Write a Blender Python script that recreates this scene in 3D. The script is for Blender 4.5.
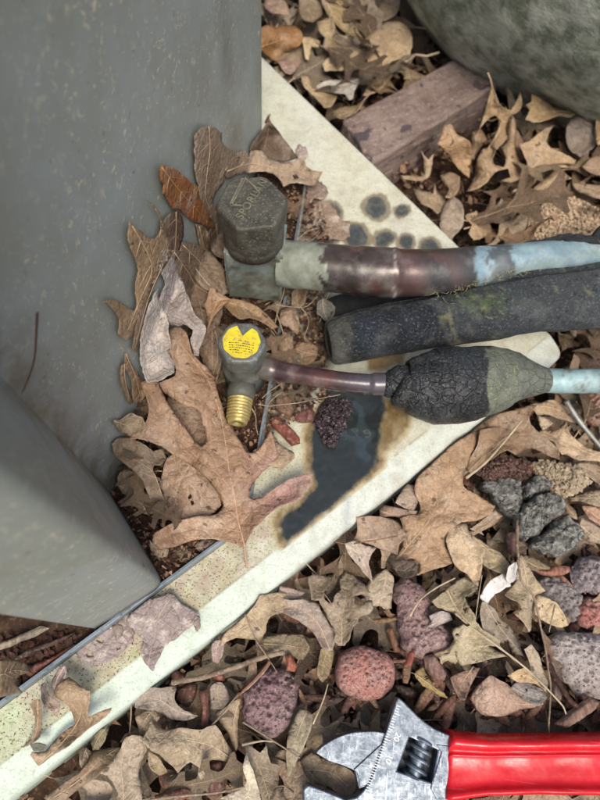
import bpy, bmesh, math, random
import numpy as np
from mathutils import Vector, Matrix, noise as mn
from mathutils.geometry import delaunay_2d_cdt
R = math.radians
random.seed(7); rng = np.random.default_rng(7)
for o in list(bpy.data.objects): bpy.data.objects.remove(o)
SC = bpy.context.scene; COL = SC.collection

# ------------------------------------------------------------ camera, light
H = 0.34; F = 600.0; TILT = 23.2; ROLL = 7.8
def _rot(t, r):
    t, r = R(t), R(r)
    Rx = np.array([[1,0,0],[0,math.cos(t),-math.sin(t)],[0,math.sin(t),math.cos(t)]])
    Rz = np.array([[math.cos(r),-math.sin(r),0],[math.sin(r),math.cos(r),0],[0,0,1]])
    return Rx @ Rz
CM = _rot(TILT, ROLL)
cd = bpy.data.cameras.new('camera'); cam = bpy.data.objects.new('camera', cd); COL.objects.link(cam)
m4 = Matrix([list(CM[0])+[0], list(CM[1])+[0], list(CM[2])+[H], [0,0,0,1]])
cam.matrix_world = m4
cd.sensor_fit = 'HORIZONTAL'; cd.sensor_width = 36; cd.lens = 36*F/600
cd.clip_start = 0.005; cd.clip_end = 100
cd.dof.use_dof = True; cd.dof.focus_distance = 0.30; cd.dof.aperture_fstop = 13
SC.camera = cam
SUN_EL, SUN_AZ = 60, 160     # azimuth measured from +Y clockwise
w = bpy.data.worlds.new('World'); SC.world = w; w.use_nodes = True
nt = w.node_tree; nt.nodes.clear()
sky = nt.nodes.new('ShaderNodeTexSky'); sky.sky_type = 'NISHITA'; sky.sun_disc = False
sky.sun_elevation = R(SUN_EL); sky.sun_rotation = R(SUN_AZ); sky.dust_density = 4; sky.air_density = 1.0; sky.ozone_density = 1.0
bg = nt.nodes.new('ShaderNodeBackground'); bg.inputs[1].default_value = 0.125
wo = nt.nodes.new('ShaderNodeOutputWorld')
nt.links.new(sky.outputs[0], bg.inputs[0]); nt.links.new(bg.outputs[0], wo.inputs[0])
sd = bpy.data.lights.new('sun', 'SUN'); sd.energy = 1.7; sd.angle = R(22); sd.color = (1, .93, .82)
so = bpy.data.objects.new('sun', sd); COL.objects.link(so)
az = R(SUN_AZ); el = R(SUN_EL)
sdir = Vector((math.sin(az)*math.cos(el), math.cos(az)*math.cos(el), math.sin(el)))
so.rotation_euler = sdir.to_track_quat('Z', 'Y').to_euler(); so.location = (0, 0, 2)
SC.view_settings.view_transform = 'Standard'; SC.view_settings.look = 'None'
SC.view_settings.exposure = 0.70; SC.view_settings.gamma = 1
SC.render.resolution_x = 768; SC.render.resolution_y = 1024

# ------------------------------------------------------------ geometry helpers
def P(px, py, z):
    """world point at height z seen at photo coordinate px, py (vectorised)"""
    px = np.asarray(px, float); py = np.asarray(py, float); z = np.asarray(z, float)
    d = np.stack([(px-300)/F, (400-py)/F, -np.ones_like(px)], -1) @ CM.T
    t = (z-H)/d[..., 2]
    return np.stack([d[..., 0]*t, d[..., 1]*t, z+0*t], -1)
def V(px, py, z): return Vector(P(px, py, z).tolist())
def toPx(W):
    W = np.asarray(W, float) - np.array([0, 0, H])
    c = W @ CM
    return np.stack([300+F*c[..., 0]/-c[..., 2], 400-F*c[..., 1]/-c[..., 2]], -1)
def sp(px, py, z):            # metres per photo pixel there
    return (V(px+1, py, z)-V(px, py, z)).length
def dpoly(pts, poly, closed=True):
    A = np.asarray(poly, float); B = np.roll(A, -1, 0)
    if not closed: A, B = A[:-1], B[:-1]
    d = np.full(len(pts), 1e9)
    for a, b in zip(A, B):
        ab = b-a; L = (ab@ab)+1e-12
        t = np.clip(((pts-a)@ab)/L, 0, 1)
        d = np.minimum(d, np.hypot(*(pts-a-t[:, None]*ab).T))
    return d
def inside(pts, poly):
    A = np.asarray(poly, float); B = np.roll(A, -1, 0); x, y = pts[:, 0], pts[:, 1]
    c = np.zeros(len(pts), bool)
    for (x1, y1), (x2, y2) in zip(A, B):
        k = (y1 > y) != (y2 > y)
        c ^= k & (x < (x2-x1)*(y-y1)/((y2-y1) or 1e-12)+x1)
    return c
def sdf(pts, poly): return np.where(inside(pts, poly), 1, -1)*dpoly(pts, poly)
def catmull(pts, n=3, closed=True, sharp=52):
    p = np.asarray(pts, float); N = len(p); out = []
    rngi = range(N) if closed else range(N-1)
    def tan(i):
        a = p[(i-1) % N] if closed or i > 0 else p[i]; b = p[(i+1) % N] if closed or i < N-1 else p[i]
        u, v = p[i]-a, b-p[i]; nu, nv = np.linalg.norm(u), np.linalg.norm(v)
        if nu > 0 and nv > 0 and (u@v)/(nu*nv) < math.cos(R(sharp)): return None
        return (b-a)/2
    for i in rngi:
        a, b = p[i], p[(i+1) % N]; ta, tb = tan(i), tan((i+1) % N); L = np.linalg.norm(b-a)
        ta = (b-a)*.8 if ta is None else ta*min(1, L/(np.linalg.norm(ta)+1e-9))
        tb = (b-a)*.8 if tb is None else tb*min(1, L/(np.linalg.norm(tb)+1e-9))
        for k in range(n):
            t = k/n; t2, t3 = t*t, t*t*t
            out.append((2*t3-3*t2+1)*a+(t3-2*t2+t)*ta+(-2*t3+3*t2)*b+(t3-t2)*tb)
    if not closed: out.append(p[-1])
    return np.array(out)
def n2(x, y, f, seed=0, oct=3):
    return np.array([mn.fractal(Vector((a*f+seed*7.3, b*f-seed*3.1, seed*1.7)), 1.0, 2.0, oct) for a, b in zip(x, y)])
# fast lattice value noise, vectorised, smooth, about -1..1
_T = rng.uniform(-1, 1, (256, 256))
def vn(x, y, f, seed=0, oct=3):
    x = np.asarray(x, float)*f+seed*17.31; y = np.asarray(y, float)*f+seed*9.77; s = 0; a = 1; tot = 0
    for k in range(oct):
        i = np.floor(x).astype(int); j = np.floor(y).astype(int); u = x-i; v = y-j
        u = u*u*(3-2*u); v = v*v*(3-2*v)
        g = lambda a_, b_: _T[(i+a_) % 256, (j+b_) % 256]
        s = s+a*((g(0,0)*(1-u)+g(1,0)*u)*(1-v)+(g(0,1)*(1-u)+g(1,1)*u)*v); tot += a
        a *= .5; x = x*2.03+11.1; y = y*2.03+5.7
    return s/tot*1.4
def tri2d(outline, step, extra=None, jit=.3):
    """triangulate the inside of a 2-D outline with interior points; returns pts(N,2), faces"""
    o = np.asarray(outline, float); mn_, mx = o.min(0), o.max(0)
    xs = np.arange(mn_[0], mx[0], step); ys = np.arange(mn_[1], mx[1], step*.866)
    X, Y = np.meshgrid(xs, ys); X = X+(np.arange(len(ys)) % 2)[:, None]*step/2
    g = np.stack([X.ravel(), Y.ravel()], 1); g += rng.uniform(-jit, jit, g.shape)*step
    g = g[inside(g, o)]; 
    if len(g): g = g[dpoly(g, o) > step*.45]
    vs = [Vector(a) for a in o.tolist()]+[Vector(a) for a in g.tolist()]
    if extra is not None: vs += [Vector(a) for a in np.asarray(extra).tolist()]
    n = len(o)
    r = delaunay_2d_cdt(vs, [], [list(range(n))], 1, 1e-7)
    pts = np.array([tuple(v) for v in r[0]]); fs = [tuple(f) for f in r[2]]
    return pts, fs
def newobj(name, verts, faces, mat=None, parent=None, smooth=True, mats=None, fmi=None):
    me = bpy.data.meshes.new(name); me.from_pydata([tuple(v) for v in verts], [], [tuple(f) for f in faces])
    for m in (mats or ([mat] if mat else [])): me.materials.append(m)
    if smooth: me.polygons.foreach_set('use_smooth', [True]*len(me.polygons))
    if fmi is not None: me.polygons.foreach_set('material_index', list(fmi))
    me.update(); o = bpy.data.objects.new(name, me); COL.objects.link(o)
    if parent: o.parent = parent
    return o
def tag(o, label=None, cat=None, group=None, kind=None):
    if label: o['label'] = label
    if cat: o['category'] = cat
    if group: o['group'] = group
    if kind: o['kind'] = kind
    return o
def empty(name, label, cat, group=None, loc=(0, 0, 0)):
    o = bpy.data.objects.new(name, None); COL.objects.link(o); o.location = loc; o.empty_display_size = .01
    return tag(o, label, cat, group)
def setcol(o, rgb, name='col'):
    me = o.data; a = me.attributes.new(name, 'FLOAT_COLOR', 'POINT')
    a.data.foreach_set('color', np.concatenate([rgb, np.ones((len(rgb), 1))], 1).astype(np.float32).ravel())
def setf(o, v, name):
    a = o.data.attributes.new(name, 'FLOAT', 'POINT'); a.data.foreach_set('value', np.asarray(v, np.float32))
def lin(h):
    h = h.lstrip('#'); c = [int(h[i:i+2], 16)/255 for i in (0, 2, 4)]
    return tuple(x/12.92 if x < .04045 else ((x+.055)/1.055)**2.4 for x in c)
def L(h): return np.array(lin(h))
def mix(a, b, t):
    t = np.clip(t, 0, 1)[:, None]; return a*(1-t)+b*t
def tube(pts, rad, n=10, cap=True, closed=False):
    """verts, faces, ring parameter for a tube along pts with radii"""
    pts = [Vector(p[:]) if not isinstance(p, np.ndarray) else Vector(p.tolist()) for p in pts]; rad = [float(rad)]*len(pts) if isinstance(rad, (int, float)) else [float(x) for x in rad]
    vs = []; fs = []; up = None
    for i, p in enumerate(pts):
        d = (pts[min(i+1, len(pts)-1)]-pts[max(i-1, 0)]).normalized()
        if up is None:
            up = Vector((0, 0, 1)) if abs(d.z) < .9 else Vector((1, 0, 0))
        s = d.cross(up).normalized(); up = s.cross(d).normalized()
        for k in range(n):
            a = 2*math.pi*k/n; vs.append(p+rad[i]*(s*math.cos(a)+up*math.sin(a)))
    for i in range(len(pts)-1):
        for k in range(n):
            a = i*n+k; b = i*n+(k+1) % n; fs.append((a, b, b+n, a+n))
    if cap:
        fs.append(tuple(range(n-1, -1, -1))); fs.append(tuple(range((len(pts)-1)*n, len(pts)*n)))
    return vs, fs
def smoothline(pts, n=6): return [Vector(p) for p in catmull(np.array([tuple(p) for p in pts]), n, False, 170)]
def join(parts):
    vs, fs = [], []
    for v, f in parts:
        b = len(vs); vs += list(v); fs += [tuple(i+b for i in q) for q in f]
    return vs, fs
def lathe(prof, base, axis, n=48, xdir=None):
    """profile of (distance along axis, radius)"""
    axis = Vector(axis).normalized(); x = (Vector(xdir) if xdir else axis.orthogonal()).normalized()
    x = (x-axis*x.dot(axis)).normalized(); y = axis.cross(x); vs = []; fs = []
    for h, r in prof:
        for k in range(n):
            a = 2*math.pi*k/n; vs.append(Vector(base)+axis*h+(x*math.cos(a)+y*math.sin(a))*r)
    for i in range(len(prof)-1):
        for k in range(n):
            a = i*n+k; b = i*n+(k+1) % n; fs.append((a, b, b+n, a+n))
    fs.append(tuple(range(n-1, -1, -1))); fs.append(tuple(range((len(prof)-1)*n, len(prof)*n)))
    return vs, fs
def bevel(o, w_, seg=2, ang=30):
    m = o.modifiers.new('bevel', 'BEVEL'); m.width = w_; m.segments = seg; m.limit_method = 'ANGLE'; m.angle_limit = R(ang)
    return o
def sharp(o, ang=35):
    o.data.set_sharp_from_angle(angle=R(ang)); return o
def prism(xy, z0, z1, hole=None):
    """solid from a plan outline; z0, z1 numbers or lists"""
    o = [tuple(p) for p in xy]; vs2 = [Vector(p[:2]) for p in o]; f = [list(range(len(o)))]
    if hole is not None:
        f.append(list(range(len(o), len(o)+len(hole)))); vs2 += [Vector(p[:2]) for p in hole]
    r = delaunay_2d_cdt(vs2, [], f, 1, 1e-7); pts = np.array([tuple(v) for v in r[0]]); fs = [tuple(q) for q in r[2]]
    if hole is not None:
        c = np.array([pts[list(q)].mean(0) for q in fs]); k = ~inside(c, np.array([p[:2] for p in hole])); fs = [q for q, z in zip(fs, k) if z]
    n = len(pts); vs = [(x, y, z1) for x, y in pts]+[(x, y, z0) for x, y in pts]
    def area(q): a, b, c = pts[q[0]], pts[q[1]], pts[q[2]]; return (b[0]-a[0])*(c[1]-a[1])-(b[1]-a[1])*(c[0]-a[0])
    fs = [q if area(q) > 0 else q[::-1] for q in fs]
    ed = {}
    for q in fs:
        for i in range(len(q)):
            ed[(q[i], q[(i+1) % len(q)])] = 1
    out = list(fs)+[tuple(i+n for i in q[::-1]) for q in fs]
    for a, b in ed:
        if (b, a) not in ed: out.append((a, a+n, b+n, b))
    return vs, out

# ------------------------------------------------------------ materials
class NB:
    def __init__(s, name):
        s.m = bpy.data.materials.new(name); s.m.use_nodes = True; s.t = s.m.node_tree; s.N = s.t.nodes; s.N.clear()
        s.out = s.N.new('ShaderNodeOutputMaterial'); s.b = s.N.new('ShaderNodeBsdfPrincipled'); s.t.links.new(s.b.outputs[0], s.out.inputs[0])
        s.co = s.N.new('ShaderNodeTexCoord').outputs['Object']
    def n(s, typ, **kw):
        x = s.N.new('ShaderNode'+typ)
        for k, v in kw.items(): setattr(x, k, v)
        return x
    def link(s, a, b): s.t.links.new(a, b)
    def setin(s, sock, v):
        if isinstance(v, (int, float)): sock.default_value = v
        elif isinstance(v, (tuple, list, np.ndarray)): sock.default_value = tuple(v) if len(v) == 4 or sock.type == 'VECTOR' else tuple(v)+(1,)
        else: s.link(v, sock)
    def vec(s, scale=(1, 1, 1), rot=(0, 0, 0), src=None, rnd=False):
        mp = s.n('Mapping'); s.link(src or s.co, mp.inputs[0]); mp.inputs['Scale'].default_value = scale; mp.inputs['Rotation'].default_value = rot
        if rnd:
            oi = s.n('ObjectInfo'); mu = s.n('VectorMath', operation='SCALE'); cb = s.n('CombineXYZ')
            for i in range(3): s.link(oi.outputs['Random'], cb.inputs[i])
            s.link(cb.outputs[0], mu.inputs[0]); mu.inputs['Scale'].default_value = 13.7; s.link(mu.outputs[0], mp.inputs['Location'])
        return mp.outputs[0]
    def noise(s, scale, detail=4, rough=.55, vec=None, dist=0):
        x = s.n('TexNoise'); s.link(vec or s.co, x.inputs['Vector']); x.inputs['Scale'].default_value = scale
        x.inputs['Detail'].default_value = detail; x.inputs['Roughness'].default_value = rough; x.inputs['Distortion'].default_value = dist
        return x.outputs['Fac']
    def vor(s, scale, feature='F1', vec=None, out='Distance', rnd=1):
        x = s.n('TexVoronoi', feature=feature); s.link(vec or s.co, x.inputs['Vector']); x.inputs['Scale'].default_value = scale
        x.inputs['Randomness'].default_value = rnd
        return x.outputs[out]
    def ramp(s, f, a, b, lo=0, hi=1):
        x = s.n('MapRange'); s.link(f, x.inputs[0]); x.inputs[1].default_value = a; x.inputs[2].default_value = b
        x.inputs[3].default_value = lo; x.inputs[4].default_value = hi; return x.outputs[0]
    def mix(s, f, a, b, mode='MIX'):
        x = s.n('Mix', data_type='RGBA', blend_type=mode); s.setin(x.inputs[0], f); s.setin(x.inputs[6], a); s.setin(x.inputs[7], b); return x.outputs[2]
    def math(s, op, a, b=0.0, c=None):
        x = s.n('Math', operation=op); s.setin(x.inputs[0], a); s.setin(x.inputs[1], b)
        if c is not None: s.setin(x.inputs[2], c)
        return x.outputs[0]
    def attr(s, name, out='Color'):
        x = s.n('Attribute', attribute_name=name); return x.outputs[out]
    def ocol(s): return s.n('ObjectInfo').outputs['Color']
    def bump(s, h, dist, strength=1, prev=None):
        x = s.n('Bump'); x.inputs['Strength'].default_value = strength; x.inputs['Distance'].default_value = dist
        s.link(h, x.inputs['Height'])
        if prev: s.link(prev, x.inputs['Normal'])
        return x.outputs[0]
    def fin(s, col=None, rough=None, metal=None, nrm=None, spec=None, coat=None):
        if col is not None: s.setin(s.b.inputs['Base Color'], col)
        if rough is not None: s.setin(s.b.inputs['Roughness'], rough)
        if metal is not None: s.setin(s.b.inputs['Metallic'], metal)
        if spec is not None: s.setin(s.b.inputs['Specular IOR Level'], spec)
        if coat is not None: s.setin(s.b.inputs['Coat Weight'], coat); s.b.inputs['Coat Roughness'].default_value = .08
        if nrm is not None: s.link(nrm, s.b.inputs['Normal'])
        return s.m
M = {}
def m_leaf(stuff=False):
    s = NB('dead_leaf'); v = s.vec(rnd=not stuff); c = s.attr('col') if stuff else s.ocol()
    blot = s.noise(34, 7, .7, v); fine = s.noise(420, 5, .65, v); spots = s.noise(190, 3, .5, v); pale = s.noise(55, 5, .65, s.vec(rot=(1, 2, 3), rnd=True))
    c = s.mix(s.math('MULTIPLY', s.attr('pink', 'Fac'), .75), c, lin('#c79a98'))
    c = s.mix(s.ramp(blot, .42, .66), c, s.mix(.55, c, (.13, .075, .045)))
    c = s.mix(s.ramp(pale, .50, .66, 0, .55), c, s.mix(.55, c, (.74, .62, .48)))
    cell = s.vor(520, 'DISTANCE_TO_EDGE', v)
    c = s.mix(s.ramp(cell, .0, .09, .25, 0), c, (.13, .075, .045))
    cell2 = s.vor(150, 'DISTANCE_TO_EDGE', v)
    c = s.mix(s.ramp(cell2, .0, .05, .25, 0), c, (.14, .085, .05))
    c = s.mix(s.ramp(spots, .67, .70, 0, .8), c, (.05, .03, .02))
    c = s.mix(s.ramp(s.noise(90, 4, .7, v), .60, .72, 0, .55), c, (.09, .06, .045))
    c = s.mix(s.ramp(fine, .3, .7, .38, 0), c, (.07, .045, .03))
    b = s.bump(s.ramp(cell2, 0, .2), .0006, .6); b = s.bump(s.ramp(cell, 0, .25), .0002, .7, b); b = s.bump(fine, .0004, .7, b); b = s.bump(s.noise(45, 4, .6, v), .004, .5, b)
    m = s.fin(c, s.ramp(blot, .3, .7, .42, .68), 0, b, .4)
    tr = s.n('BsdfTranslucent'); s.link(c, tr.inputs[0]); mx = s.n('MixShader'); mx.inputs[0].default_value = .15
    s.link(s.b.outputs[0], mx.inputs[1]); s.link(tr.outputs[0], mx.inputs[2]); s.link(mx.outputs[0], s.out.inputs[0])
    return m
def m_vein():
    s = NB('leaf_vein'); c = s.mix(.42, s.ocol(), (.60, .46, .30)); f = s.noise(300, 3)
    return s.fin(s.mix(s.ramp(f, .3, .7, .35, 0), c, (.12, .07, .04)), .6, 0, s.bump(f, .0002, .5), .3)
def m_skeleton():
    s = NB('decayed_leaf'); v = s.vec(rnd=True); c = s.ocol()
    big = s.vor(95, 'DISTANCE_TO_EDGE', v); mid = s.vor(330, 'DISTANCE_TO_EDGE', v); fine = s.vor(1100, 'DISTANCE_TO_EDGE', v); n = s.noise(60, 5, .6, v)
    c = s.mix(s.ramp(n, .35, .68), c, s.mix(.5, c, (.16, .10, .08)))
    c = s.mix(s.ramp(fine, 0, .12, .3, 0), c, (.12, .08, .07)); c = s.mix(s.ramp(mid, 0, .07, .35, 0), c, (.10, .07, .06)); c = s.mix(s.ramp(big, 0, .02, .45, 0), c, (.05, .03, .028))
    c = s.mix(s.ramp(s.noise(140, 5, .7, v), .52, .68, 0, .6), c, lin('#cfc4b8'))
    b = s.bump(s.ramp(big, 0, .1), .0006, .6); b = s.bump(s.noise(60, 4, .6, v), .004, .6, b); b = s.bump(s.ramp(mid, 0, .2), .0003, .8, b)
    return s.fin(c, .7, 0, b, .3)
def vc(name, rough=.6, metal=0, bs=400, bd=.0003, bstr=.6, var=.25, spec=.5, rattr=False, extra=None, vs=60):
    """material whose base colour comes from the painted 'col' attribute plus grain"""
    s = NB(name); c = s.attr('col'); f = s.noise(bs, 5, .6); g = s.noise(vs, 4, .6)
    c = s.mix(s.ramp(f, .35, .65, var, 0), c, s.mix(.65, c, (0.01, .01, .01))); c = s.mix(s.ramp(g, .5, .8, 0, var), c, s.mix(.5, c, (.8, .8, .75)))
    b = s.bump(f, bd, bstr)
    if extra: c, b = extra(s, c, b)
    return s.fin(c, s.attr('rgh', 'Fac') if rattr else rough, metal, b, spec)
def gen(name, c1, c2, c3=None, sc=60, sc2=400, rough=.6, metal=0, bd=.0003, bstr=.6, spec=.5, t=(.35, .65), rr=None, rnd=False):
    s = NB(name); v = s.vec(rnd=rnd); f = s.noise(sc, 6, .62, v); g = s.noise(sc2, 5, .6, v)
    c = s.mix(s.ramp(f, *t), c1 if not isinstance(c1, str) else lin(c1), c2 if not isinstance(c2, str) else lin(c2))
    if c3: c = s.mix(s.ramp(g, .55, .68, 0, .8), c, lin(c3) if isinstance(c3, str) else c3)
    return s.fin(c, s.ramp(g, .3, .7, *rr) if rr else rough, metal, s.bump(g, bd, bstr), spec)
def m_cabinet():
    s = NB('cabinet_paint'); v = s.vec()
    big = s.noise(7, 5, .6); med = s.noise(30, 5, .65)
    c = s.mix(s.ramp(big, .38, .62), lin('#8a918f'), lin('#7e857c'))
    c = s.mix(s.ramp(med, .48, .75, 0, .5), c, lin('#7d7869'))
    # worm-like pale lichen specks: thin iso lines of a noise broken up by another
    a = s.noise(150, 2, .5, dist=1.2); ln = s.math('ABSOLUTE', s.math('SUBTRACT', a, .5)); ln = s.ramp(ln, .010, .028, 1, 0)
    brk = s.ramp(s.noise(260, 2, .5, s.vec(rot=(.4, .9, 0))), .50, .56); zone = s.ramp(s.noise(22, 4, .6), .38, .58, .3, 1)
    sp_ = s.math('MULTIPLY', s.math('MULTIPLY', ln, brk), zone)
    c = s.mix(s.math('MULTIPLY', sp_, .7), c, lin('#c2bba2'))
    d = s.ramp(s.vor(95), .05, .07, 1, 0); c = s.mix(s.math('MULTIPLY', d, .6), c, lin('#c9c8b8'))
    dk = s.ramp(s.noise(150, 3, .6), .68, .73, 0, .6); c = s.mix(dk, c, lin('#3b3a34'))
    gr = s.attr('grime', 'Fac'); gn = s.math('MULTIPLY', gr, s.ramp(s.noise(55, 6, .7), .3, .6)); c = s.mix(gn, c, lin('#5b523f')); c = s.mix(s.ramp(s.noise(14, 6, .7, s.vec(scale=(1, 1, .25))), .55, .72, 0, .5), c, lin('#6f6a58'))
    b = s.bump(s.noise(900, 3), .0001, .35); b = s.bump(sp_, .0002, .6, b); b = s.bump(s.noise(12, 3), .004, .2, b)
    return s.fin(c, s.ramp(med, .3, .7, .38, .56), 0, b, .45)
def m_pad():
    s = NB('pad_plastic'); c = s.attr('col'); speck = s.attr('speck', 'Fac'); wet = s.attr('wet', 'Fac')
    p = s.ramp(s.noise(800, 3, .65), .57, .62); p2 = s.ramp(s.vor(330), .10, .17, 1, 0)
    pn = s.math('MAXIMUM', p, p2); c = s.mix(s.math('MULTIPLY', pn, speck), c, lin('#37301f'))
    gn = s.ramp(s.noise(240, 4, .65), .48, .62); c = s.mix(s.math('MULTIPLY', gn, s.math('MULTIPLY', speck, .32)), c, lin('#8f9366'))
    f = s.noise(120, 5, .65); dryf = s.math('SUBTRACT', 1.0, wet); c = s.mix(s.math('MULTIPLY', dryf, s.ramp(f, .48, .70, 0, .35)), c, lin('#8f8e78')); c = s.mix(s.math('MULTIPLY', dryf, s.ramp(s.noise(1000, 3, .6), .56, .66, 0, .5)), c, lin('#7f7c68')); c = s.mix(s.math('MULTIPLY', dryf, s.ramp(s.noise(25, 6, .75), .55, .72, 0, .45)), c, lin('#8a8272'))
    pits = s.ramp(s.vor(420), .12, .22, 0, 1); b = s.bump(pits, .0004, .45); b = s.bump(s.noise(700, 4), .0003, .6, b)
    dry = b
    bw = s.bump(s.noise(45, 2), .0012, .3)
    nm = s.n('Mix', data_type='VECTOR'); s.link(wet, nm.inputs[0]); s.link(dry, nm.inputs[4]); s.link(bw, nm.inputs[5])
    r = s.math('MULTIPLY_ADD', wet, -.69, .74)
    return s.fin(c, r, 0, nm.outputs[1], .5)
def m_lava():
    s = NB('lava_rock'); v = s.vec(rnd=True); c = s.ocol(); n = s.noise(70, 6, .65, v); f = s.noise(650, 5, .7, v)
    d = s.vor(380, vec=v); pit = s.ramp(d, .14, .30); pit2 = s.ramp(s.vor(1150, vec=v), .15, .4)
    c = s.mix(s.ramp(n, .42, .62, 0, .8), c, s.mix(.55, c, (.30, .24, .21))); c = s.mix(s.ramp(f, .45, .7, 0, .35), c, s.mix(.6, c, (.03, .02, .02)))
    c = s.mix(s.ramp(f, .3, .44, .55, 0), c, (.60, .52, .47))
    c = s.mix(s.ramp(d, .10, .22, .6, 0), c, s.mix(.8, c, (.01, .008, .008)))  # pits darkened in the colour to deepen their shade
    b = s.bump(pit, .0009, 1); b = s.bump(pit2, .0005, .9, b); b = s.bump(f, .0006, .8, b)
    return s.fin(c, .9, 0, b, .2)
def m_wood():
    s = NB('wood_chip'); v = s.vec(scale=(1, 1, 1), rnd=True); c = s.mix(.28, s.ocol(), (.13, .10, .085)); g = s.noise(70, 5, .65, s.vec(scale=(7, 1, 5), rnd=True)); f = s.noise(500, 4, .6, v)
    c = s.mix(s.ramp(g, .35, .65), c, s.mix(.6, c, (.03, .015, .01))); c = s.mix(s.ramp(f, .52, .7, 0, .6), c, (.33, .25, .20))
    b = s.bump(g, .0016, 1); b = s.bump(f, .0003, .5, b); return s.fin(c, .68, 0, b, .35)
def m_bark():
    s = NB('lichen_bark'); v = s.vec(rnd=True); n = s.noise(110, 6, .7, v); l = s.noise(330, 6, .75, v); fx = s.noise(70, 3, .7, v, 1.5)
    ck = s.ramp(s.math('ABSOLUTE', s.math('SUBTRACT', fx, .5)), .0, .022, 1, 0)
    c = s.mix(s.ramp(n, .35, .65), s.ocol(), s.mix(.55, s.ocol(), (.05, .045, .04)))
    c = s.mix(s.ramp(l, .46, .60, 0, .8), c, lin('#a0a399')); c = s.mix(s.ramp(n, .58, .70, 0, .6), c, lin('#7d7f55')); c = s.mix(s.math('MULTIPLY', ck, .9), c, (.015, .012, .01))
    b = s.bump(s.ramp(ck, 0, 1, 1, 0), .0016, .9); b = s.bump(l, .0014, 1, b); b = s.bump(n, .002, .8, b); return s.fin(c, .92, 0, b, .2)
def m_steel():
    s = NB('forged_steel'); f = s.noise(260, 6, .75); g = s.noise(1100, 3, .6, s.vec(scale=(1, .12, 1), rot=(0, 0, .5))); sm = s.noise(75, 6, .75)
    c = s.mix(s.ramp(f, .38, .62), lin('#8f979f'), lin('#59626b')); c = s.mix(s.ramp(sm, .48, .66, 0, .6), c, lin('#4a535d')); sc = s.ramp(s.noise(60, 2, .5, s.vec(scale=(1, 14, 1), rot=(0, 0, .9))), .62, .66, 0, .12); c = s.mix(sc, c, lin('#e6ebef')); c = s.mix(s.ramp(g, .6, .7, 0, .5), c, lin('#dfe5ea'))
    return s.fin(c, s.ramp(f, .3, .7, .26, .50), .8, s.bump(f, .0002, .6), .5)
M['leaf'] = m_leaf(); M['leaf_stuff'] = m_leaf(True); M['vein'] = m_vein(); M['skel'] = m_skeleton(); M['cab'] = m_cabinet(); M['pad'] = m_pad(); M['lava'] = m_lava(); M['wood'] = m_wood(); M['bark'] = m_bark(); M['steel'] = m_steel()
M['soil'] = gen('dark_soil', '#2e221a', '#4a382b', '#6a5444', 90, 600, .95, bd=.001, spec=.2)
M['brick'] = gen('weathered_brick', '#7d6a63', '#94847c', '#b3a598', 28, 500, .85, bd=.0006, spec=.3)
M['gap_shade'] = gen('gap_shade_metal', '#3a3d40', '#26282a', None, 60, 500, .5, .6)  # dark tone standing in for the shade behind the worm window
M['rim'] = gen('galvanized_rim', '#9fabb2', '#78828a', '#5c5f5a', 60, 400, .45, .55)
M['brass'] = gen('brass_thread', '#c4b276', '#a0905a', '#6f6542', 120, 700, .45, .55, rr=(.36, .6))
def m_red():
    s = NB('red_dipped_grip'); f = s.noise(35, 5, .6); g = s.noise(260, 5, .7); h = s.noise(50, 2, .5, s.vec(scale=(1, 16, 1), rot=(0, 0, .25)))
    c = s.mix(s.ramp(f, .35, .65), lin('#cf1220'), lin('#b90d19')); c = s.mix(s.ramp(g, .62, .74, 0, .35), c, lin('#6d1a18')); c = s.mix(s.ramp(h, .66, .70, 0, .12), c, lin('#e88a86'))
    b = s.bump(s.noise(40, 3), .0025, .35); b = s.bump(g, .0003, .3, b); return s.fin(c, s.ramp(g, .35, .7, .2, .42), 0, b, .5)
M['red'] = m_red()
M['twig'] = gen('dry_twig', '#8b7862', '#5f4f40', '#b09c84', 90, 600, .8, bd=.0004, rnd=True)
M['fiber'] = gen('pale_fiber', '#b5a78c', '#8d7c62', None, 90, 600, .8, rnd=True)
M['black'] = gen('black_print', '#2a2718', '#151510', None, 90, 600, .7)
M['yellow'] = gen('yellow_sticker', '#dccb24', '#c4b136', '#8f845e', 130, 420, .5, bd=.0002, rr=(.35, .6))
M['crumb'] = gen('leaf_crumb', '#8c7058', '#5a4433', '#b59a7e', 40, 600, .8, spec=.3)
M['chipdark'] = gen('dark_bark_mulch', '#4a2f24', '#2c1e18', '#7a4a38', 35, 500, .8, bd=.0006, spec=.3)
M['white'] = gen('pale_flake', '#d6d2cc', '#b9b5ae', '#8d8a84', 60, 500, .7, rnd=True)
M['char'] = gen('crumbly_dark_clump', '#1c1216', '#3a2a30', '#a5909a', 160, 900, .42, bd=.001, bstr=1, rr=(.25, .6))

# ------------------------------------------------------------ the wall plane of the cabinet
R0 = P(262, 165, 0.0); M0 = P(113, 497, 0.0); K0 = P(166, 586, 0.0); L0 = P(100, 628, 0.0)
_n = np.array([-(M0-R0)[1], (M0-R0)[0]]); _n = _n/np.linalg.norm(_n)
if _n@(np.array([0., .15])-R0[:2]) < 0: _n = -_n
def zwall(px, py):
    d = np.stack([(np.asarray(px, float)-300)/F, (400-np.asarray(py, float))/F, -np.ones_like(np.asarray(px, float))], -1) @ CM.T
    den = d[..., :2]@_n; t = (R0[:2]@_n)/np.where(np.abs(den) < 1e-9, 1e-9, den)
    z = H+t*d[..., 2]
    return np.where((den < 0) & (z > 0) & (z < .25), z, -1)

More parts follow.
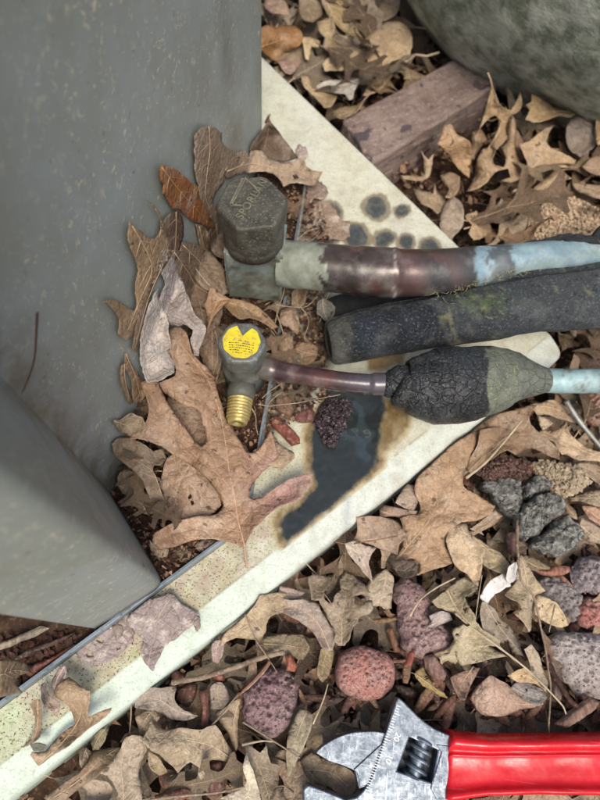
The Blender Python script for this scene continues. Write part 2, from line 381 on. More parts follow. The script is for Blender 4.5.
# ------------------------------------------------------------ structure: soil
def soil():
    nx = 150; xs = np.linspace(-1, 1, nx); g = np.sign(xs)*np.abs(xs)**2.2
    X, Y = np.meshgrid(g*6, g*6+.25); x, y = X.ravel(), Y.ravel()
    z = -.052+.006*vn(x, y, 28, 1)+.02*vn(x, y, 2, 2)*np.clip(np.hypot(x, y-.25)-.5, 0, 1)
    fs = [(j*nx+i, j*nx+i+1, (j+1)*nx+i+1, (j+1)*nx+i) for j in range(nx-1) for i in range(nx-1)]
    tag(newobj('soil', np.stack([x, y, z], 1), fs, M['soil']), kind='structure')
soil()
# ------------------------------------------------------------ equipment pad
E1a, E1b = P(16, 795, -.006), P(470, 430, -.006)
E2a, E2b = P(265, 57, 0.), P(460, 246, 0.)
u = (E1b-E1a)[:2]; u /= np.linalg.norm(u); v = np.array([-u[1], u[0]])          # v points into the pad
d2 = (E2b-E2a)[:2]
A_ = np.array([u, -d2]).T; tt = np.linalg.solve(A_, (E2a-E1a)[:2]); CORN = E1a[:2]+u*tt[0]
def uv2w(a, b): return CORN-np.outer(a, u)+np.outer(b, v)      # a: back from corner along edge 1, b: into the pad
PADR = .0055; PW_, PD_ = .52, .46
def pad_sdf(a, b):          # >0 outside
    qa = np.abs(a-PW_/2)-PW_/2+PADR; qb = np.abs(b-PD_/2)-PD_/2+PADR
    return np.hypot(np.maximum(qa, 0), np.maximum(qb, 0))+np.minimum(np.maximum(qa, qb), 0)-PADR
STAIN = np.array([(322,397),(345,394),(375,392),(400,398),(412,410),(410,428),(398,442),(388,455),(386,470),(372,482),(350,499),(325,517),(300,537),(284,552),(276,545),(271,522),(279,505),(298,496),(310,482),(302,462),(303,440),(308,415)], float)
def pad():
    st = .0011; a = np.concatenate([np.arange(0, .36, st), np.arange(.36, PW_+.001, .01)]); b = np.concatenate([np.arange(0, .34, st), np.arange(.34, PD_+.001, .01)])
    A, B = np.meshgrid(a, b); a_, b_ = A.ravel(), B.ravel(); na, nb = len(a), len(b)
    d = pad_sdf(a_, b_)
    # pull the rounded corners in
    ca = np.clip(a_, PADR, PW_-PADR); cb = np.clip(b_, PADR, PD_-PADR); da, db = a_-ca, b_-cb; dd = np.hypot(da, db)+1e-9
    k = d > 0; a_ = np.where(k, ca+da/dd*PADR, a_); b_ = np.where(k, cb+db/dd*PADR, b_)
    d = pad_sdf(a_, b_); w_ = uv2w(a_, b_)
    e = np.clip(-d, 0, 1); z = np.zeros(len(a_))
    lip = .0155                                     # sloping rim on the long front side, small round elsewhere
    f = np.clip(b_/lip, 0, 1); z -= .006*(1-f)**1.3*(f < 1)
    z -= .0012*(1-np.clip(e/.0015, 0, 1))**2
    z += .00018*vn(w_[:, 0], w_[:, 1], 300, 4)
    px = toPx(np.stack([w_[:, 0], w_[:, 1], z], 1)); x, y = px[:, 0], px[:, 1]
    jx, jy = x+3*vn(x, y, .06, 5)+.9*vn(x, y, .35, 6), y+3*vn(x, y, .06, 7)+.9*vn(x, y, .35, 8); J = np.stack([jx, jy], 1)
    C = np.tile(L('#c6c6b8'), (len(x), 1)); rim = b_ < lip*.98
    green = np.clip(.5+.8*vn(x, y, .02, 9), 0, 1); C = mix(C, L('#bdbb9b'), green*.6*~rim); C = mix(C, L('#a9a08a'), np.clip(vn(x, y, .035, 51, 4)-.15, 0, 1)*.9*~rim)
    left = np.clip((330-x)/120, 0, 1)*np.clip((y-380)/60, 0, 1)
    C = mix(C, L('#a9a77e'), left*(.55+.5*vn(x, y, .08, 10))*~rim)
    C = mix(C, L('#b5cba0'), np.exp(-((x-8)**2/900+(y-735)**2/1600))*.8*~rim)
    C = mix(C, L('#a08a7e'), np.exp(-(((x-120)*.75+(y-640)*.6)**2/3800+((y-640)*.75-(x-120)*-.5)**2/900))*(.6+.7*vn(x, y, .12, 40))*~rim)
    C = mix(C, L('#b9bfb5'), rim*.85); C = mix(C, L('#a3a294'), rim*np.clip(vn(x, y, .06, 52, 4)-.25, 0, 1)*1.1); C = mix(C, L('#7a7464'), (np.abs(b_-lip*.97) < .0006)*.5*(vn(x, y, .08, 53) > -.2))
    C = mix(C, L('#b7c9b8'), rim*np.clip((330-x)/200, 0, .6))
    sd_ = sdf(J, STAIN); wet = np.zeros(len(x)); keep = b_ > lip*.80
    C = mix(C, L('#a99b78'), np.clip((sd_+3)/3, 0, 1)*.9*keep)
    C = mix(C, L('#675029'), np.clip((sd_-1)/4, 0, 1)*(.85+.4*vn(x, y, .2, 13))*keep)
    inner = sdf(J, np.array([(325,390),(360,388),(384,392),(389,408),(383,430),(381,446),(380,462),(372,474),(352,492),(327,511),(303,529),(287,543),(281,536),(279,522),(286,510),(300,503),(317,486),(310,466),(312,440),(315,412)], float))
    C = mix(C, L('#20282a'), np.clip((inner+1)/3.5, 0, 1)*keep*.96)
    film = np.clip((vn(x, y, .03, 15, 1)-.1)*8, 0, 1)*np.clip((inner-5)/3, 0, 1)*(vn(x, y, .03, 15, 1) < .6)
    C = mix(C, L('#3a464b'), film*.5); wet = np.clip((inner+1)/5, 0, 1)*keep  # film patches, with soft reflections painted into the stain as lighter colour
    wet = np.maximum(wet, np.clip((sd_-1)/5, 0, 1)*.35)*keep
    drip = np.exp(-((x-347-(y-515)*-.05)**2)/14)*(y > 495)*(y < 545); C = mix(C, L('#8c9698'), drip*.45)
    for cx, cy, r in [(377,207,15),(402,211,9),(356,236,16),(383,238,12),(405,243,11),(430,246,12),(330,214,15),(322,240,14)]:
        q = np.hypot(jx-cx, (jy-cy)*1.15)/r
        C = mix(C, L('#94876f'), np.clip((1.15-q)*6, 0, 1)*.4); C = mix(C, L('#6a5a45'), np.clip((1.05-q)*9, 0, 1)*.75); C = mix(C, L('#3c4346'), np.clip((.78-q)*10, 0, 1)*.95); C = mix(C, L('#23282a'), np.clip((.5-np.abs(q-.3)*3), 0, .5))
        wet = np.maximum(wet, np.clip((.75-q)*5, 0, 1)*.35)
    brn = sdf(J, np.array([(296,178),(312,186),(322,200),(334,210),(340,225),(318,232),(300,250),(285,240),(285,200)], float))
    C = mix(C, L('#7a6652'), np.clip((brn+4)/8, 0, 1)*.85)
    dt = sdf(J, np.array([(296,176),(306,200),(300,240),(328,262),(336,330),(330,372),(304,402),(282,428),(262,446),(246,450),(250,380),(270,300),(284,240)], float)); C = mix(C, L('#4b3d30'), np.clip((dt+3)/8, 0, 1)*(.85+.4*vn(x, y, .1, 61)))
    b2 = sdf(J, np.array([(366,355),(392,350),(408,352),(404,366),(385,372),(366,372)], float)); C = mix(C, L('#7d6136'), np.clip((b2+1)/4, 0, 1)*.9)
    side = -d < .0004; zs = z.copy()
    sp_ = np.where(rim, .06, .22+.75*left+.2*np.clip(vn(x, y, .03, 54), 0, 1))*(1-wet)
    vs = np.stack([w_[:, 0], w_[:, 1], zs], 1).tolist(); fs = [(j*na+i, j*na+i+1, (j+1)*na+i+1, (j+1)*na+i) for j in range(nb-1) for i in range(na-1)]
    fs = [q[::-1] for q in fs]
    ring = [i for i in range(na)]+[j*na+na-1 for j in range(1, nb)]+[(nb-1)*na+i for i in range(na-2, -1, -1)]+[j*na for j in range(nb-2, 0, -1)]
    n0 = len(vs); vs += [(vs[i][0], vs[i][1], -.05) for i in ring]; m = len(ring)
    fs += [(ring[k], ring[(k+1) % m], n0+(k+1) % m, n0+k) for k in range(m)]
    col = np.concatenate([C, C[ring]*.75]); o = newobj('equipment_pad', vs, fs, M['pad'])
    setcol(o, col); setf(o, np.concatenate([sp_, .2*np.ones(m)]), 'speck'); setf(o, np.concatenate([wet, np.zeros(m)]), 'wet')
    tag(o, 'cream coloured equipment pad with a dark wet stain and round spots under the pipes', 'equipment pad')
pad()
PADPOLY = uv2w(np.array([0, PW_, PW_, 0.]), np.array([0, 0, PD_, PD_]))
# ------------------------------------------------------------ cabinet
def cabinet():
    root = empty('utility_cabinet', 'large grey-green painted metal cabinet wall with pale specks beside the leaf pile', 'cabinet', loc=tuple(R0))
    rt = Vector(R0)
    # outline at base with rounded corners
    def rnd(a, b, c, r, n=6):
        a, b, c = [np.array(q[:2]) for q in (a, b, c)]; d1 = (a-b)/np.linalg.norm(a-b); d2_ = (c-b)/np.linalg.norm(c-b)
        p, q = b+d1*r, b+d2_*r
        return [((1-t)**2*p+2*t*(1-t)*b+t*t*q) for t in np.linspace(0, 1, n)]
    back = R0[:2]+np.array([-.30, .10]); foot = L0[:2]+np.array([-.25, .10])
    def panel(name, pts, z0, z1, nz=60, grime=None, thick=.0012):
        pts = np.array(pts); seg = []
        for a, b in zip(pts[:-1], pts[1:]):
            n = max(1, int(np.linalg.norm(b-a)/.006)); seg += [a+(b-a)*t/n for t in range(n)]
        seg.append(pts[-1]); seg = np.array(seg); n = len(seg); zs = np.linspace(z0, z1, nz)
        vs = [(s_[0]-rt.x, s_[1]-rt.y, z-rt.z) for z in zs for s_ in seg]; fs = [(j*n+i, j*n+i+1, (j+1)*n+i+1, (j+1)*n+i) for j in range(nz-1) for i in range(n-1)]
        o = newobj(name, vs, fs, M['cab'], root); g = np.array([grime(v_[0]+rt.x, v_[1]+rt.y, v_[2]) if grime else 0 for v_ in vs]); setf(o, g, 'grime')
        m = o.modifiers.new('s', 'SOLIDIFY'); m.thickness = thick; m.offset = 0
        return o
    Kin = rnd(R0, M0, K0, .003); Kout = rnd(M0, K0, L0, .006)
    dist = lambda x, y, P0: math.hypot(x-P0[0], y-P0[1])
    ax = (M0-R0)[:2]/np.linalg.norm((M0-R0)[:2]); wl = np.linalg.norm((M0-R0)[:2])
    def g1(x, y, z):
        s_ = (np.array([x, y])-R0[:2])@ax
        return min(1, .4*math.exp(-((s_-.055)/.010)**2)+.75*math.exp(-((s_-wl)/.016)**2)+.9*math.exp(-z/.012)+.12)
    # return edge at the right-hand end, then the face
    panel('side_panel', [back]+rnd(back, R0, M0, .002, 4)+Kin[:4], .002, .62, 70, g1)
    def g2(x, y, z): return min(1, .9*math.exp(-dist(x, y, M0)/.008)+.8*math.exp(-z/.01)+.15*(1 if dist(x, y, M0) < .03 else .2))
    panel('corner_post', [Kin[3]+np.array([.0003, 0])]+Kin[4:]+Kout+[L0[:2], L0[:2]+np.array([-.018, .010])]+[foot+np.array([0, .0])], .0085, .62, 70, g2)
    # base pan floor and its thin upturned rim
    rim = [P(309, 172, .008)[:2], P(252, 495, .008)[:2], P(236, 532, .008)[:2], P(0, 706, .008)[:2], P(-170, 835, .008)[:2]]
    rm = [np.array(rim[0])]+rnd(rim[0], rim[1], rim[2], .004)+rnd(rim[1], rim[2], rim[3], .006)+[np.array(rim[3]), np.array(rim[4])]
    n = len(rm); vs = []; fs = []
    prof = [(0, .0003), (0, .0085), (-.0006, .0092), (-.0018, .0090), (-.0018, .0005)]
    for i, p in enumerate(rm):
        a = rm[max(i-1, 0)]; b = rm[min(i+1, n-1)]; t = (b-a)/np.linalg.norm(b-a); nn = np.array([-t[1], t[0]])
        if nn@(np.array(M0[:2])-p) > 0: nn = -nn
        for o_, z in prof: vs.append((p[0]+nn[0]*o_-rt.x, p[1]+nn[1]*o_-rt.y, z-rt.z))
    k = len(prof)
    for i in range(n-1):
        for j in range(k-1): fs.append((i*k+j, i*k+j+1, (i+1)*k+j+1, (i+1)*k+j))
    newobj('pan_rim', vs, fs, M['rim'], root, smooth=False)
    fl = [tuple(q) for q in rm]+[tuple(foot), tuple(back)]
    pv, pf = prism([(x-rt.x, y-rt.y) for x, y in fl], .0010-rt.z, .0022-rt.z); newobj('base_pan', pv, pf, M['soil'], root, smooth=False)
cabinet()
# ------------------------------------------------------------ brick
def brick():
    z1 = -.005; q = [P(343, 120, z1), P(466, 52, z1), P(500, 84, z1), P(372, 164, z1)]
    e = (q[3]-q[0]); 
    vs, fs = prism([p[:2] for p in q], -.05, z1); o = newobj('brick', vs, fs, M['brick'], smooth=False)
    bm = bmesh.new(); bm.from_mesh(o.data); bmesh.ops.subdivide_edges(bm, edges=bm.edges, cuts=14, use_grid_fill=True)
    for v_ in bm.verts:
        p = v_.co; s_ = mn.noise(p*60)*.0016+mn.noise(p*260)*.0010
        v_.co += Vector((s_, mn.noise(p*70+Vector((5, 5, 5)))*.0014, s_))
    bm.to_mesh(o.data); bm.free(); bevel(o, .002, 2, 50)
    s = NB('brick_face'); f = s.noise(30, 6, .65); g = s.noise(420, 5, .6); h = s.ramp(s.noise(75, 2, .5), .62, .65)
    c = s.mix(s.ramp(f, .35, .65), lin('#6f5e57'), lin('#8d7c73')); c = s.mix(s.ramp(g, .55, .7, 0, .6), c, lin('#b5a596')); c = s.mix(s.ramp(s.noise(160, 5, .7), .52, .66, 0, .6), c, lin('#55484a')); c = s.mix(s.math('MULTIPLY', h, .8), c, lin('#403a40'))
    o.data.materials.clear(); o.data.materials.append(s.fin(c, .85, 0, s.bump(g, .0014, 1), .3))
    tag(o, 'weathered brownish red brick paver with dark spots lying beyond the pad edge', 'brick')
brick()
# ------------------------------------------------------------ boulder
def boulder():
    bm = bmesh.new(); bmesh.ops.create_icosphere(bm, subdivisions=6, radius=1)
    c = Vector((.26, .597, .12)); r = Vector((.27, .235, .21))
    for v_ in bm.verts:
        p = v_.co.copy(); d = 1+.05*mn.noise(p*1.6)+.02*mn.noise(p*5)+.006*mn.noise(p*18)
        v_.co = Vector((p.x*r.x, p.y*r.y, p.z*r.z))*d
    me = bpy.data.meshes.new('boulder'); bm.to_mesh(me); bm.free(); me.polygons.foreach_set('use_smooth', [True]*len(me.polygons))
    o = bpy.data.objects.new('boulder', me); COL.objects.link(o); o.location = c
    s = NB('mossy_stone'); f = s.noise(55, 5, .6); g = s.noise(14, 5, .6); h = s.noise(300, 4, .6)
    cc = s.mix(s.ramp(f, .38, .62), lin('#727868'), lin('#c2c6b8')); cc = s.mix(s.ramp(g, .42, .7, 0, .6), cc, lin('#4a5140')); cc = s.mix(s.ramp(h, .55, .7, 0, .5), cc, lin('#a3a694'))
    me.materials.append(s.fin(cc, .85, 0, s.bump(f, .004, .6), .3))
    tag(o, 'big rounded grey-green mottled boulder rising behind the brick', 'boulder')
boulder()
# ------------------------------------------------------------ rocks, chips and bark as rounded solids traced in plan
CR = {'C1':(250,0,4),'C2':(400,60,3),'C3':(100,120,4),'C4':(100,280,4),'C5':(200,400,4),'C6':(100,400,4),'C7':(240,260,4),'C8':(200,120,4),
      'D1':(0,600,4),'D2':(150,600,4),'D3':(270,520,4),'D4':(370,430,4),'D5':(460,380,4.286),'D6':(460,540,4.21),'D7':(340,560,4),'F':(0,0,1)}
def cv(tag_, pts):
    ox, oy, s = CR[tag_]; return np.array([(ox+a[0]/s, oy+a[1]/s) for a in pts], float)
def pillow(name, px_outline, z, h, mat, step=.0009, drop=None, exp=.5, rough=.0006, rf=180, pits=0, pitr=.0009, facet=0, flat=None, col=None, jag=.0, tilt=(0, 0), seed=None):
    """solid stone / chip: outline in photo coordinates at its waist height z, height h above the waist"""
    seed = seed if seed is not None else random.randint(1, 900)
    out = catmull(np.array(px_outline, float), 4, True, 50); W = P(out[:, 0], out[:, 1], z)[:, :2]
    if jag: W = W+np.stack([vn(W[:, 0], W[:, 1], 260, seed), vn(W[:, 0], W[:, 1], 260, seed+3)], 1)*jag
    pts, fs = tri2d(W, step); d = dpoly(pts, W); rmax = d.max(); q = np.clip(d/(flat or rmax), 0, 1)
    dome = np.sqrt(np.clip(1-(1-q)**2, 0, 1))**(exp*2)
    c = pts.mean(0); zt = z+h*dome+tilt[0]*(pts[:, 0]-c[0])+tilt[1]*(pts[:, 1]-c[1])
    on = d < step*.2
    nz = rough*(vn(pts[:, 0], pts[:, 1], rf, seed, 4)+.5*vn(pts[:, 0], pts[:, 1], rf*3.3, seed+1, 2)); zt = zt+np.where(on, 0, nz)+np.where(on, 0, facet*np.round(vn(pts[:, 0], pts[:, 1], 55, seed+7, 1)*2.2)/2.2)
    if pits:
        pc = W.min(0)+rng.random((pits, 2))*(W.max(0)-W.min(0)); pr = pitr*(.35+rng.random(pits)**2*1.3)
        for (a, b), r in zip(pc, pr):
            k = (np.abs(pts[:, 0]-a) < r) & (np.abs(pts[:, 1]-b) < r) & ~on
            if k.any():
                dd = np.hypot(pts[k, 0]-a, pts[k, 1]-b)/r; zt[k] -= np.clip(1-dd*dd, 0, 1)*r*1.1
    dz = drop if drop is not None else h
    zb = z-dz*dome; zb = np.where(on, z-.0002, np.minimum(zb, z-.0003)); n = len(pts)
    def ccw(q): a, b, c_ = pts[q[0]], pts[q[1]], pts[q[2]]; return (b[0]-a[0])*(c_[1]-a[1])-(b[1]-a[1])*(c_[0]-a[0]) > 0
    fs = [q_ if ccw(q_) else q_[::-1] for q_ in fs]; allf = list(fs)+[tuple(i+n for i in q_[::-1]) for q_ in fs]
    ed = {(q_[i], q_[(i+1) % 3]) for q_ in fs for i in range(3)}
    allf += [(a, a+n, b+n, b) for a, b in ed if (b, a) not in ed]
    vs = np.concatenate([np.stack([pts[:, 0], pts[:, 1], zt], 1), np.stack([pts[:, 0], pts[:, 1], zb], 1)]); o_ = np.array([c[0], c[1], z-dz])
    o = newobj(name, vs-o_, allf, M[mat]); o.location = o_
    if col: o.color = tuple(lin(col))+(1,)
    return o
def circ(cx, cy, rx, ry, n=12, j=.06, rot=0):
    out = []
    for k in range(n):
        a = 2*math.pi*k/n; r = 1+random.uniform(-j, j); x, y = rx*math.cos(a)*r, ry*math.sin(a)*r
        out.append((cx+x*math.cos(rot)-y*math.sin(rot), cy+x*math.sin(rot)+y*math.cos(rot)))
    return out
LAVA = [
 ('D3', [(262,590),(275,545),(310,515),(370,505),(440,520),(480,545),(497,590),(495,650),(470,690),(420,718),(360,720),(300,695),(262,650)], -.022, .012, '#a8766c', 'round brick-red pitted lava rock above the wrench jaw'),
 ('D2', [(370,400),(390,350),(440,300),(500,270),(550,285),(585,320),(595,380),(580,440),(560,500),(510,545),(460,550),(410,520),(375,470)], -.022, .012, '#84686a', 'purple-red lava rock under the end of the crossing twigs'),
 ('D7', [(212,100),(235,70),(290,80),(350,130),(355,190),(400,240),(440,290),(440,340),(400,370),(350,385),(320,405),(280,390),(250,350),(238,290),(235,230),(215,170)], -.024, .012, '#927673', 'long two-lobed mauve lava rock with a reddish upper end'),
 ('D6', [(362,470),(370,410),(430,385),(520,385),(600,395),(720,420),(740,560),(700,660),(600,668),(540,655),(490,660),(440,600),(390,530)], -.022, .013, '#a89f9a', 'largest grey pitted lava rock, above the red wrench handle'),
 ('D6', [(330,170),(355,150),(410,155),(460,195),(500,240),(490,300),(465,345),(420,310),(370,240),(335,215)], -.024, .010, '#827d7c', 'smooth dark grey lava rock beside the pale curled leaf lobe'),
 ('D6', [(470,110),(510,70),(560,65),(640,80),(680,150),(640,225),(560,228),(500,215),(470,170)], -.020, .011, '#8a8083', 'grey-mauve lava rock directly above the coarse red one'),
 ('D6', [(482,320),(500,250),(560,232),(640,240),(670,320),(640,390),(560,382),(510,360)], -.024, .011, '#ab7269', 'coarse brick-red lava rock between two grey ones'),
 ('D5', [(520,60),(570,52),(620,60),(660,120),(640,190),(570,190),(530,150),(515,110)], -.020, .010, '#8f6a58', 'rusty brown lava rock beside the patinated thin pipe'),
]
for cr, pts, z, h, c, lab in LAVA:
    rd = lab.startswith('round'); o = pillow('lava_rock', cv(cr, pts), z, h, 'lava', .0007, exp=.42 if rd else .5, rough=.0003 if rd else .0007, rf=230, pits=420, pitr=.00075 if rd else .0010, facet=.0003 if rd else .0019, col=c, jag=.0006 if rd else .0016); tag(o, lab, 'rock', 'lava rocks in the litter')
BARK = [
 ('D5', [(100,440),(130,425),(190,420),(245,445),(262,500),(270,520),(225,600),(190,570),(150,510),(105,470)], -.012, .009, '#706c68', 'grey lichened bark lump nearest the crumbly reddish debris'),
 ('D5', [(262,450),(320,425),(370,445),(375,480),(340,495),(280,515),(265,490)], -.013, .008, '#706c68', 'small grey bark lump between the two bigger lumps and the pale lichen'),
 ('D5', [(232,600),(270,530),(330,500),(400,500),(440,540),(430,575),(370,620),(330,660),(280,690),(240,655)], -.010, .009, '#706c68', 'bark lump with green lichen, upper half of the split piece'),
 ('D5', [(335,665),(375,625),(440,580),(480,610),(510,670),(480,730),(420,750),(360,750),(325,730),(290,700)], -.011, .009, '#706c68', 'pale crusted bark lump, lower half of the split piece'),
]
for cr, pts, z, h, c, lab in BARK:
    o = pillow('bark_lump', cv(cr, pts), z, h, 'bark', .0008, exp=.22, rough=.0022, rf=190, facet=.0030, col=c, jag=.0022); tag(o, lab, 'bark', 'lichened bark lumps')
def cluster(name, pts, z, h, n, mat, r0, label, cat, cols=None, stuff=False):
    """crumbly clump: many small facetted grains heaped inside a traced outline"""
    W = P(pts[:, 0], pts[:, 1], z)[:, :2]; lo, hi = W.min(0), W.max(0); parts = []
    k = 0
    while k < n:
        p = lo+rng.random(2)*(hi-lo); dd = sdf(p[None], W)[0]
        if dd < 0: continue
        k += 1; bm = None; r = r0*(.4+random.random()**3*2.3); zz = z+h*min(1, dd/.004)*random.random()
        base = [Vector((1,0,0)),Vector((-1,0,0)),Vector((0,1,0)),Vector((0,-1,0)),Vector((0,0,1)),Vector((0,0,-1))]
        vs = [Vector((p[0], p[1], zz))+Vector((b.x*random.uniform(.6,1.5), b.y*random.uniform(.6,1.5), b.z*random.uniform(.5,1.1)))*r for b in base]
        rt = Matrix.Rotation(random.uniform(0, 6.3), 4, 'Z') @ Matrix.Rotation(random.uniform(0, 1), 4, 'X'); c = Vector((p[0], p[1], zz)); vs = [c+rt @ (q-c) for q in vs]
        parts.append((vs, [(0,2,4),(2,1,4),(1,3,4),(3,0,4),(2,0,5),(1,2,5),(3,1,5),(0,3,5)]))
    v_, f_ = join(parts); o = newobj(name, v_, f_, M[mat], smooth=False); return tag(o, label, cat)
cluster('dark_clump', cv('C7', [(300,640),(320,590),(380,560),(440,565),(445,600),(430,650),(400,690),(375,750),(345,745),(335,700),(305,680)]), .002, .007, 900, 'char', .0009, 'crumbly blackish purple clump sitting in the wet stain below the thin pipe', 'debris clump')
M['rust'] = gen('reddish_crumbs', '#5e4038', '#38281f', '#a58970', 130, 900, .8, bd=.001)
M['lichen'] = gen('pale_lichen', '#a4927a', '#8a7c64', '#bfb298', 120, 700, .9, bd=.001)
M['sand'] = gen('sandy_clod', '#cdb598', '#b39b80', '#dccab0', 120, 700, .95, bd=.001)
cluster('reddish_debris', cv('D5', [(75,395),(110,350),(180,320),(240,340),(300,350),(320,400),(270,430),(190,420),(110,440)]), -.010, .006, 1500, 'rust', .0007, 'crumbly reddish brown debris on top of the grey bark lumps', 'debris clump')
cluster('pale_lichen', cv('D5', [(310,370),(350,345),(420,360),(500,370),(540,400),(555,440),(500,480),(450,500),(400,480),(370,440),(330,410)]), -.010, .006, 2200, 'lichen', .00075, 'pale crinkled lichen crust beside the grey bark lumps', 'lichen')
cluster('sandy_clod', cv('C2', [(385,480),(420,440),(480,410),(560,430),(640,470),(640,560),(500,575),(430,575),(380,545)]), -.012, .006, 8000, 'sand', .0006, 'sandy tan gritty clod showing just above the insulated pipes', 'soil clod')
# wood chips
CHIP = [
 ('C7', [(122,635),(150,625),(235,705),(240,735),(205,742),(125,660)], .004, .003, '#8c3c2e', 'bright red-brown wood chip on the pad beside the brass port'),
 ('C7', [(210,620),(275,595),(300,610),(290,650),(240,650),(220,640)], .004, .004, '#7d4a45', 'dull rosy chip between the red-brown chip and the dark clump'),
 ('C7', [(140,560),(200,545),(225,590),(200,640),(160,615),(140,590)], .004, .004, '#80604c', 'brown flat chip just under the thin copper pipe'),
 ('D2', [(197,365),(228,358),(236,440),(235,505),(205,518),(205,440)], -.018, .003, '#7b4636', 'upright reddish chip below the long twig'),
 ('D2', [(115,360),(165,335),(195,345),(190,400),(160,435),(125,420),(105,390)], -.026, .003, '#6b3c2c', 'wide dark red bark chip in the hole of the leaf'),
 ('D2', [(80,500),(180,470),(250,495),(200,515),(110,515)], -.026, .003, '#4a2f26', 'flat dark chip between two tan leaves near the pad'),
 ('D2', [(540,222),(560,215),(590,265),(578,290),(548,282)], -.012, .003, '#b5603f', 'orange wood chip at the tip of the long twig'),
 ('D2', [(240,650),(285,640),(300,700),(280,790),(235,780),(230,700)], -.022, .003, '#6b3f30', 'reddish chip below the broken tan leaf'),
 ('D2', [(20,780),(130,755),(165,770),(150,795),(60,820),(20,815)], -.018, .003, '#8a5342', 'brownish red chip at the bottom beside the pale leaf point'),
 ('D2', [(255,300),(290,290),(298,325),(275,335),(258,322)], -.020, .002, '#a05240', 'small red chip under the middle of the long twig'),
 ('D7', [(275,370),(290,358),(300,372),(285,425),(262,430),(265,400)], -.006, .003, '#b45c4a', 'small red chip standing on the end of the two-lobed rock'),
 ('D7', [(200,400),(265,396),(262,412),(205,415)], -.020, .002, '#8c5c40', 'thin brown chip touching the round red rock'),
 ('D7', [(185,280),(205,265),(225,310),(240,370),(215,370),(195,320)], -.022, .003, '#8a5a36', 'orange brown chip beside the two-lobed rock'),
 ('D7', [(335,385),(375,375),(420,450),(420,480),(385,480),(345,440)], -.018, .005, '#9a7468', 'curved mauve brown bark piece below the two-lobed rock'),
 ('D6', [(395,775),(450,725),(540,662),(582,680),(560,715),(490,765),(440,790)], -.014, .004, '#a5816c', 'long tan split chip lying along the wrench handle'),
 ('D6', [(300,125),(360,125),(400,105),(465,112),(470,135),(420,150),(350,150)], -.014, .003, '#b5755c', 'pinkish orange chip above the smooth dark grey rock'),
 ('D6', [(410,150),(430,148),(480,195),(470,205),(440,190)], -.017, .002, '#a3705c', 'little pinkish chip next to the smooth dark grey rock'),
 ('D6', [(360,460),(385,500),(410,560),(430,640),(420,680),(385,650),(375,560)], -.018, .004, '#8b756a', 'narrow grey-brown chip at the flank of the largest grey rock'),
 ('D1', [(108,300),(120,270),(200,230),(290,180),(322,170),(325,190),(260,225),(190,262),(130,305)], .004, .003, '#7a3a2a', 'dark red wood splinter inside the pan under the cabinet corner'),
 ('D1', [(60,230),(110,200),(240,150),(300,130),(250,165),(120,225),(60,250)], .005, .003, '#4a3024', 'dark splinter behind the red one under the cabinet corner'),
 ('D1', [(0,170),(60,150),(160,105),(200,110),(150,140),(60,180),(0,200)], .007, .002, '#b5a78e', 'pale straw-coloured splinter under the cabinet corner'),
 ('D3', [(410,395),(500,385),(512,398),(470,410),(415,412)], -.016, .002, '#9a7448', 'straw-brown splinter above the round red rock'),
 ('D5', [(195,655),(230,650),(245,720),(235,765),(215,750),(200,700)], -.014, .004, '#6d4a40', 'brown acorn-like bark bit between leaf curls and grey bark'),
]
for cr, pts, z, h, c, lab in CHIP:
    o = pillow('wood_chip', cv(cr, pts), z, h, 'wood', .0010, drop=.0015, exp=.3, rough=.0004, rf=260, flat=.0022, col=c, jag=.0004, tilt=(random.uniform(-.15, .15), random.uniform(-.1, .1))); tag(o, lab, 'wood chip', 'wood chips in the litter')
def scatter_pos(region, n, mind=.0):
    """random ground points (photo coords polygon at z=-.03) outside the pad"""
    out = []; W = region; lo, hi = W.min(0), W.max(0); t = 0
    while len(out) < n and t < n*60:
        t += 1; p = lo+rng.random(2)*(hi-lo)
        if not inside(p[None], W)[0]: continue
        if sdf(p[None], PADPOLY)[0] > -mind: continue
        out.append(p)
    return out
ZONES = {
 'low': (P(*np.array([(-60,800),(120,700),(300,570),(480,440),(560,420),(660,420),(660,860),(-60,900)], float).T, -.03)[:, :2]),
 'right': (P(*np.array([(560,330),(480,235),(470,180),(520,100),(680,90),(700,420),(560,420)], float).T, -.03)[:, :2]),
 'top': (P(*np.array([(235,20),(200,-60),(520,-90),(520,60),(440,90),(350,110),(330,120)], float).T, -.03)[:, :2])}
LAND = [((364,674),'around the round brick-red rock'),((269,703),'around the purple-red rock'),((415,615),'around the two-lobed mauve rock'),((575,665),'by the largest grey rock'),((550,590),'by the smooth dark grey rock'),((530,500),'beside the lichened bark'),((430,500),'around the large tan-orange leaf'),((500,690),'above the red grip'),((330,775),'at the wrench jaws'),((410,690),'above the wrench head'),((330,620),'around the torn khaki leaf'),((290,560),'close to the long pad side'),((200,660),'near the thick straight twig'),((190,740),'around the broad cream-tan leaf'),((120,770),'at the broad taupe leaf'),((240,780),'near the pale upright leaf point'),((60,800),'past the far end of the pad'),((590,400),'beside the patinated thin pipe'),((480,600),'by the white papery flakes'),((560,780),'under the grip of the wrench'),
 ((560,220),'around the sandy clod'),((500,150),'right of the brick'),((450,200),'at the foot of the brick'),((580,140),'under the boulder'),((590,350),'beyond the rounded pad corner'),
 ((300,20),'next to the orange-brown curled leaf'),((350,60),'above the brick'),((420,20),'near the top of the boulder edge'),((330,100),'between pad edge and whitish leaf'),((260,-30),'behind the cabinet edge')]
CW = {'#a58a6c':'tan','#b39a7c':'light tan','#96785a':'brown','#8a7058':'dull brown','#a2917c':'greyish tan','#b08e72':'pinkish tan','#7d6650':'dark brown','#bda688':'cream','#9c8a72':'khaki','#5a3428':'reddish','#6e4030':'rusty','#3f2a22':'blackish','#7d4a38':'brick-coloured','#4d3226':'chocolate','#8a5a44':'orange-brown','#33241e':'black-brown'}
